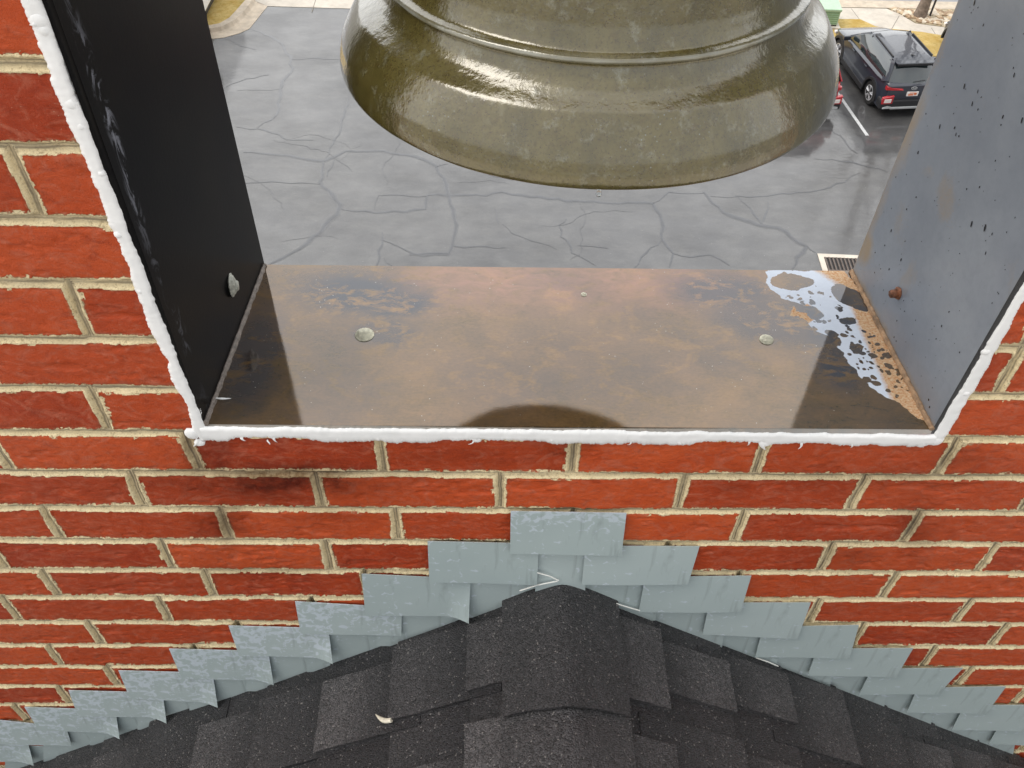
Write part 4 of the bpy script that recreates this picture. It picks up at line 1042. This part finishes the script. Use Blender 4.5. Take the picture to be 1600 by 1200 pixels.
# tree with bare limbs
tp = G(1436, 27)
m_bark = simple('grey_brown_bark', (.20, .155, .12), .85, var=.3, vscale=6, bump=.8, bscale=18)
tree = empty('bare_tree', (tp[0], tp[1], GZ), 'leafless street tree with a straight grey-brown trunk in the rock bed', 'tree')
b = MB(); rt_ = random.Random(4); trunk_pts = []; 
for i in range(14):
    h = i*.55; trunk_pts.append((.05*h*.35+.05*math.sin(h*1.3), .03*math.sin(h*.9), h-.05))
b.tube(trunk_pts, [.24, .185, .17, .165, .16, .16, .155, .15, .145, .15, .14, .13, .12, .10], 12); b.build('trunk', m_bark, tree, smooth=True)
br = MB()
def branch(p, d, L, r, dep):
    pts = [p]; q = Vector(p); dd = Vector(d).normalized(); n = 5
    for i in range(n):
        dd = (dd+Vector((rt_.uniform(-.2, .2), rt_.uniform(-.2, .2), rt_.uniform(-.02, .2)))).normalized(); q = q+dd*L/n; pts.append(tuple(q))
    br.tube(pts, [r*(1-.75*i/n) for i in range(n+1)], 5 if dep > 1 else 7, cap=False)
    if dep < 4:
        for k in range(3 if dep < 3 else 2):
            t = rt_.randint(2, n); e = Vector((rt_.uniform(-1, 1), rt_.uniform(-1, 1), rt_.uniform(.1, .9)))
            branch(pts[t], (dd+e*.9), L*rt_.uniform(.55, .75), r*.5, dep+1)
for i in range(11):
    h = 2.8+i*.42; a = i*2.4; k = min(13, int(h/.55)); branch(trunk_pts[k], (math.cos(a), math.sin(a), .9), 3.2-.1*i, .075, 1)
branch(trunk_pts[-1], (0, 0, 1), 3.2, .1, 1)
br.build('branches', m_bark, tree, smooth=True)
pp = G(1452, 27)
po = empty('thin_post', (pp[0], pp[1], GZ), 'thin dark steel post standing just right of the tree trunk', 'post')
b = MB(); b.tube([(0, 0, -.05), (.05, 0, 3.4)], .035, 10); b.build('shaft', m_steel, po, smooth=True)
b = MB(); b.lathe([(.05, 3.36), (.055, 3.4), (.03, 3.46)], 12, (.05, 0, 0)); b.build('post_cap', m_steel, po, smooth=True)

# ================================================================== CARS
def car_paint(name, col): return simple(name, col, .35, spec=.5, coat=1, coat_rough=.04, var=.05, coat_ior=1.42)
m_glass = simple('dark_car_glass', (.022, .032, .034), .05, spec=.8, coat=1, coat_rough=.02, var=0, coat_ior=1.7)
m_clad = simple('black_cladding', (.018, .018, .02), .55, var=.1); m_tyre = simple('tyre_rubber', (.015, .015, .015), .75, var=.1)
m_alloy = simple('bright_alloy', (.62, .63, .65), .3, metal=.6, var=.1); m_red = simple('red_lens', (.42, .012, .018), .15, coat=1, var=0)
m_silver = simple('satin_silver', (.45, .46, .46), .35, metal=.4, var=.05); m_wlens = simple('clear_lens', (.75, .7, .66), .15, coat=1, var=0)
m_pl = simple('pale_plate', (.78, .74, .70), .4, var=0); m_plo = simple('orange_print', (.72, .20, .08), .5, var=0)
def build_car(loc, rz, label, group, paint, L=4.2, W=1.8, H=1.54, full=True):
    car = empty('parked_car', loc, label, 'car', rz, group)
    y0, y1 = -L/2, L/2; wr = .35; wy = (-L*.305, L*.315)
    def arch(cy, r, z0):
        return [(cy+r*math.cos(a), max(z0, wr+r*math.sin(a))) for a in [math.pi*q/10 for q in range(11)]]
    # side outline, rear first, going along the top then back underneath
    top = [(y0+.04, .50), (y0, .60), (y0+.03, .78), (y0+.05, .95), (y0+.16, 1.02), (y0+.6, 1.03), (0, .99), (y1-1.15, .96), (y1-.55, .90), (y1-.18, .80), (y1-.03, .68), (y1, .55), (y1-.05, .32), (y1-.12, .24)]
    R_a = .40
    fa = [(wy[1]+R_a*math.cos(a), wr+R_a*math.sin(a)) for a in np.linspace(-.1, math.pi+.1, 13)]
    ra = [(wy[0]+R_a*math.cos(a), wr+R_a*math.sin(a)) for a in np.linspace(-.1, math.pi+.1, 13)]
    bot = fa+[(wy[1]-R_a-.05, .22), (wy[0]+R_a+.05, .22)]+ra+[(y0+.12, .30)]
    poly = top+bot; n = len(poly)
    st = [(-W/2, .90, .02), (-W/2+.035, .965, .012), (-W/2+.12, 1, 0), (0, 1.0, 0), (W/2-.12, 1, 0), (W/2-.035, .965, .012), (W/2, .90, .02)]
    V = []; cy, cz = 0, .62
    def tp(y): return 1-.19*max(0, (abs(y)-L*.33)/(L*.17))**1.6
    for x, s, _ in st:
        for i, (y, z) in enumerate(poly):
            if i < len(top): V.append((x*tp(y), y*(1-(1-s)*.28), z if z < .55 else z-(1-s)*1.0*(z-.55)*.9))
            else: V.append((x, y, z))
    F = [tuple(range(n)), tuple(reversed([(len(st)-1)*n+i for i in range(n)]))]
    for k in range(len(st)-1):
        for i in range(n): F.append((k*n+i, k*n+(i+1) % n, (k+1)*n+(i+1) % n, (k+1)*n+i))
    b = MB(); b.add(V, F); b.build('body', paint, car, smooth=True)
    # greenhouse: loft bottom loop -> top loop
    zb, zt = .985, H-.03
    def loop(z, x, ya, yb, cx): return [(-x, ya+cx, z), (-x*.82, ya, z), (0, ya-.03, z), (x*.82, ya, z), (x, ya+cx, z), (x, 0, z), (x, yb-cx, z), (x*.8, yb, z), (0, yb+.08, z), (-x*.8, yb, z), (-x, yb-cx, z), (-x, 0, z)]
    lo = loop(zb, W/2-.09, y0+.14, y1-1.02, .16); mi = loop((zb+zt)/2, W/2-.12, y0+.30, y1-1.42, .15); hi = loop(zt, W/2-.28, y0+.52, y1-1.90, .12)
    b = MB(); b.add(lo+mi+hi, [(k*12+i, k*12+(i+1) % 12, (k+1)*12+(i+1) % 12, (k+1)*12+i) for k in range(2) for i in range(12)]); b.build('windows', m_glass, car, smooth=True)
    # roof panel
    r1 = loop(zt-.01, W/2-.27, y0+.40, y1-1.90, .12); r2 = loop(zt+.03, W/2-.32, y0+.48, y1-2.0, .12); r3 = loop(zt+.045, W/2-.5, y0+.9, y1-2.4, .1)
    b = MB(); b.add(r1+r2+r3, [(k*12+i, k*12+(i+1) % 12, (k+1)*12+(i+1) % 12, (k+1)*12+i) for k in range(2) for i in range(12)]+[tuple(24+i for i in range(12)), tuple(reversed(range(12)))]); b.build('roof_panel', paint, car, smooth=True)
    # pillars
    def bar(p, q, w, d, nm, mat):
        p = Vector(p); q = Vector(q); t = (q-p).normalized(); s = Vector((0, 1, 0)) if abs(t.y) < .9 else Vector((0, 0, 1)); a = (s-t*s.dot(t)).normalized()*w; c = t.cross(a).normalized()*d
        V = [p-a-c, p+a-c, p+a+c, p-a+c, q-a-c, q+a-c, q+a+c, q-a+c]; m = MB(); m.add(V, [(0, 3, 2, 1), (4, 5, 6, 7), (0, 1, 5, 4), (1, 2, 6, 5), (2, 3, 7, 6), (3, 0, 4, 7)]); return m.build(nm, mat, car, bevel=.008)
    for sx in (-1, 1):
        bar((sx*(W/2-.085), y0+.30, zb), (sx*(W/2-.285), y0+.60, zt), .15, .018, 'rear_pillar', paint)
        bar((sx*(W/2-.10), .02, zb), (sx*(W/2-.285), -.06, zt), .035, .016, 'door_pillar', m_clad)
        bar((sx*(W/2-.085), y1-1.12, zb), (sx*(W/2-.285), y1-1.99, zt), .04, .018, 'front_pillar', paint)
        bar((sx*(W/2-.31), y0+.66, zt+.045), (sx*(W/2-.32), y1-2.2, zt+.045), .018, .02, 'roof_rail', m_clad)
        # mirror
        b = MB(); b.box(sx*W/2-(.02 if sx > 0 else .2), sx*W/2+(.2 if sx > 0 else .02), y1-1.38, y1-1.24, .98, 1.12); b.build('mirror', paint, car, bevel=.03)
        for yy in (.35, -.62):
            b = MB(); b.box(sx*(W/2-.01)-.02, sx*(W/2-.01)+.02, yy-.12, yy+.08, .86, .89); b.build('door_handle', paint, car, bevel=.008)
        b = MB(); b.box(sx*(W/2-.02)-.035, sx*(W/2-.02)+.035, wy[0]+.42, wy[1]-.42, .20, .36); b.build('side_skirt', m_clad, car, bevel=.012)
        for wv in wy:
            b = MB(); V = []
            for a in np.linspace(-.12, math.pi+.12, 17):
                for rr in (R_a-.005, R_a+.065): V += [(sx*(W/2-.05), wv+rr*math.cos(a), wr+rr*math.sin(a)), (sx*(W/2+.012), wv+rr*math.cos(a), wr+rr*math.sin(a))]
            F = []
            for i in range(16):
                o_ = i*4; F += [(o_, o_+4, o_+5, o_+1), (o_+1, o_+5, o_+7, o_+3), (o_+3, o_+7, o_+6, o_+2), (o_+2, o_+6, o_+4, o_)]
            b.add(V, F); b.build('wheel_arch', m_clad, car)
            b = MB(); x = sx*(W/2-.13)
            b.lathe([(wr*.62, -.10), (wr*.93, -.10), (wr, -.07), (wr, .07), (wr*.93, .10), (wr*.62, .10)], 32, (x, wv, wr), 'x')
            ty = b.build('tyre', m_tyre, car, smooth=True)
            b = MB(); b.lathe([(wr*.66, .0), (wr*.66, sx*.102), (wr*.58, sx*.10), (wr*.58, sx*.03)], 32, (x, wv, wr), 'x', cap=False)
            b.lathe([(.06, sx*.02), (.05, sx*.09), (.01, sx*.095)], 16, (x, wv, wr), 'x')
            for q in range(5):
                for e in (-.16, .16):
                    a = q*2*math.pi/5+.3; p0 = (x+sx*.085, wv+.04*math.cos(a), wr+.04*math.sin(a)); p1 = (x+sx*.09, wv+wr*.6*math.cos(a+e), wr+wr*.6*math.sin(a+e)); b.tube([p0, p1], .028, 6)
            b.build('rim', m_alloy, ty, smooth=False)
            b = MB(); b.lathe([(wr*.58, sx*.0), (wr*.58, sx*.02)], 24, (x, wv, wr), 'x'); b.build('brake_disc', m_iron, ty)
    b = MB(); b.box(-W/2+.16, W/2-.16, -L/2+.2, L/2-.3, .24, .5); b.build('underbody', m_clad, car)
    # rear end
    b = MB(); b.box(-W/2+.015, W/2-.015, y0-.025, y0+.30, .26, .56); b.build('rear_bumper', m_clad, car, bevel=.05)
    b = MB(); b.box(-.56, .56, y0-.05, y0+.02, .27, .345); b.build('skid_plate', m_silver, car, bevel=.02)
    for sx in (-1, 1):
        b = MB(); x0, x1 = sorted((sx*.54, sx*.80)); b.add([(x0, y0-.045, .30), (x1, y0-.035, .30), (x1, y0+.03, .42), (x0, y0+.0, .34), (x0, y0-.02, .345), (x1, y0-.01, .44)], [(0, 1, 5, 4), (0, 4, 3), (1, 2, 5), (3, 4, 5, 2), (0, 3, 2, 1)]); b.build('skid_plate_end', m_silver, car)
        b = MB(); xx = sx*.70; b.add([(xx-.17, y0-.04, .44), (xx+.17, y0-.03, .44), (xx+.17, y0-.03, .70), (xx-.17, y0-.04, .64), (xx-.17, y0+.05, .44), (xx+.17, y0+.10, .44), (xx+.17, y0+.10, .70), (xx-.17, y0+.05, .64)], [(0, 1, 2, 3), (4, 7, 6, 5), (0, 4, 5, 1), (1, 5, 6, 2), (2, 6, 7, 3), (3, 7, 4, 0)]); lc = b.build('lamp_cluster', m_red, car, bevel=.02)
        b = MB(); b.box(xx-.11, xx+.10, y0-.052, y0-.03, .49, .60); b.build('lens', m_wlens, lc, bevel=.006)
        b = MB(); x0, x1 = sorted((sx*.34, sx*.80)); yy = y0-.025
        xa, xb = (x0, x1) if sx > 0 else (x1, x0)
        b.add([(xa, yy-.012, .865), (xb, yy+.10, .83), (xb, yy+.10, .93), (xa, yy-.006, .885), (xa, yy+.06, .865), (xb, yy+.2, .83), (xb, yy+.2, .93), (xa, yy+.06, .885)], [(0, 1, 2, 3), (4, 7, 6, 5), (0, 4, 5, 1), (1, 5, 6, 2), (2, 6, 7, 3), (3, 7, 4, 0)]); b.build('tail_light', m_red, car)
        b = MB(); x0, x1 = sorted((sx*.42, sx*.80)); b.box(x0, x1, y1-.14, y1-.02, .60, .68); b.build('headlight', m_wlens, car, bevel=.02)
    sp = MB(); sp.add([(-W/2+.31, y0+.30, zt+.01), (W/2-.31, y0+.30, zt+.01), (W/2-.25, y0+.60, zt+.035), (-W/2+.25, y0+.60, zt+.035), (-W/2+.31, y0+.30, zt-.03), (W/2-.31, y0+.30, zt-.03), (W/2-.25, y0+.60, zt-.02), (-W/2+.25, y0+.60, zt-.02)], [(0, 1, 2, 3), (4, 7, 6, 5), (0, 4, 5, 1), (1, 5, 6, 2), (2, 6, 7, 3), (3, 7, 4, 0)])
    s_ = sp.build('spoiler', paint, car, bevel=.01)
    b = MB(); b.box(-W/2+.32, W/2-.32, y0+.27, y0+.31, zt-.06, zt+.0); b.build('spoiler_lip', m_clad, s_)
    b = MB(); b.tube([(.0, y0+.075, 1.06), (.30, y0+.10, 1.09)], .012, 6); b.build('rear_wiper', m_clad, car)
    b = MB(); b.box(-.17, .17, y0-.012, y0+.02, .665, .79); pt = b.build('licence_plate', m_pl, car)
    b = MB(); b.box(-.13, .02, y0-.016, y0-.011, .685, .735); b.box(.04, .12, y0-.016, y0-.011, .70, .76); b.box(-.10, .10, y0-.016, y0-.011, .755, .775); b.build('plate_print', m_plo, pt)
    b = MB()
    ring = [(.085*math.cos(a), y0+.012, .90+.043*math.sin(a)) for a in np.linspace(0, 2*math.pi, 25)]; b.tube(ring, .008, 6, cap=False)
    b.tube([(-.045, y0+.01, .872), (-.025, y0+.01, .928)], .008, 6); b.tube([(.025, y0+.01, .872), (.045, y0+.01, .928)], .008, 6); b.tube([(-.038, y0+.01, .895), (.038, y0+.01, .905)], .008, 6)
    if full: b.build('emblem', m_silver, car, smooth=True)
    b = MB(); b.tube([(0, y0+.75, zt+.03), (0, y0+.60, zt+.10)], [.03, .008], 8); b.build('antenna', m_clad, car)
    return car
rzc = math.atan2(-ld[0], ld[1])
cc = l0+bay*1.40+ld*(LEN*.5-.30)
pw = np.array(G(1357, 161))            # where the rear left tyre meets the asphalt
# place by that tyre
rw = np.array([-(1.8/2-.13), -4.2*.305]); c_, s_ = math.cos(rzc), math.sin(rzc)
off = np.array([c_*rw[0]-s_*rw[1], s_*rw[0]+c_*rw[1]])
cc = pw-off
GP = 'cars parked nose to the verge'
build_car((cc[0], cc[1], GZ), rzc, 'dark blue-grey compact SUV parked between the bell and the grey plate', GP, car_paint('slate_car_paint', (.022, .027, .040)))
c2 = cc-bay*2.92+ld*.1
build_car((c2[0], c2[1], GZ), rzc, 'red car almost hidden behind the rim of the bell', GP, car_paint('red_car_paint', (.36, .012, .02)), full=False)
c3 = cc+bay*3.85+ld*.3
build_car((c3[0], c3[1], GZ), rzc, 'black car almost hidden behind the grey side plate', GP, car_paint('black_car_paint', (.012, .012, .014)), full=False)

# white van peeping out behind the black plate
vp = np.array(G(327, 66))
van = empty('white_van', (vp[0], vp[1], GZ), 'white van whose rear corner shows past the black side plate', 'van', rz=0)
m_van = simple('white_van_paint', (.78, .79, .8), .35, coat=.8, var=.04)
b = MB(); b.box(-2.05, -.22, .0, 4.9, .50, 2.55); b.build('body', m_van, van, bevel=.07)
b = MB(); b.box(-2.08, -.10, -.14, .10, .42, .68); b.build('rear_bumper', m_clad, van, bevel=.03)
b = MB(); b.box(-.32, -.20, -.02, .10, .95, 1.5); b.build('tail_light', m_red, van, bevel=.01)
b = MB(); b.box(-1.95, -.35, -.03, .01, 1.45, 2.25); b.build('rear_window', m_glass, van, bevel=.01)
for x in (-1.9, -.40):
    for y in (.95, 4.0):
        b = MB(); b.lathe([(.2, -.1), (.34, -.1), (.36, 0), (.34, .1), (.2, .1)], 24, (x, y, .36), 'x'); ty = b.build('tyre', m_tyre, van, smooth=True)
        b = MB(); b.lathe([(.2, -.08), (.2, .09), (.05, .1)], 20, (x, y, .36), 'x'); b.build('rim', m_alloy, ty)
b = MB(); b.box(-2.0, -.3, .1, 4.8, .3, .52); b.build('chassis', m_clad, van)
b = MB(); b.box(-.20, .04, .3, .42, 1.35, 1.65); b.build('mirror', m_clad, van, bevel=.03)

scn.render.engine = 'CYCLES'
scn.cycles.max_bounces = 8
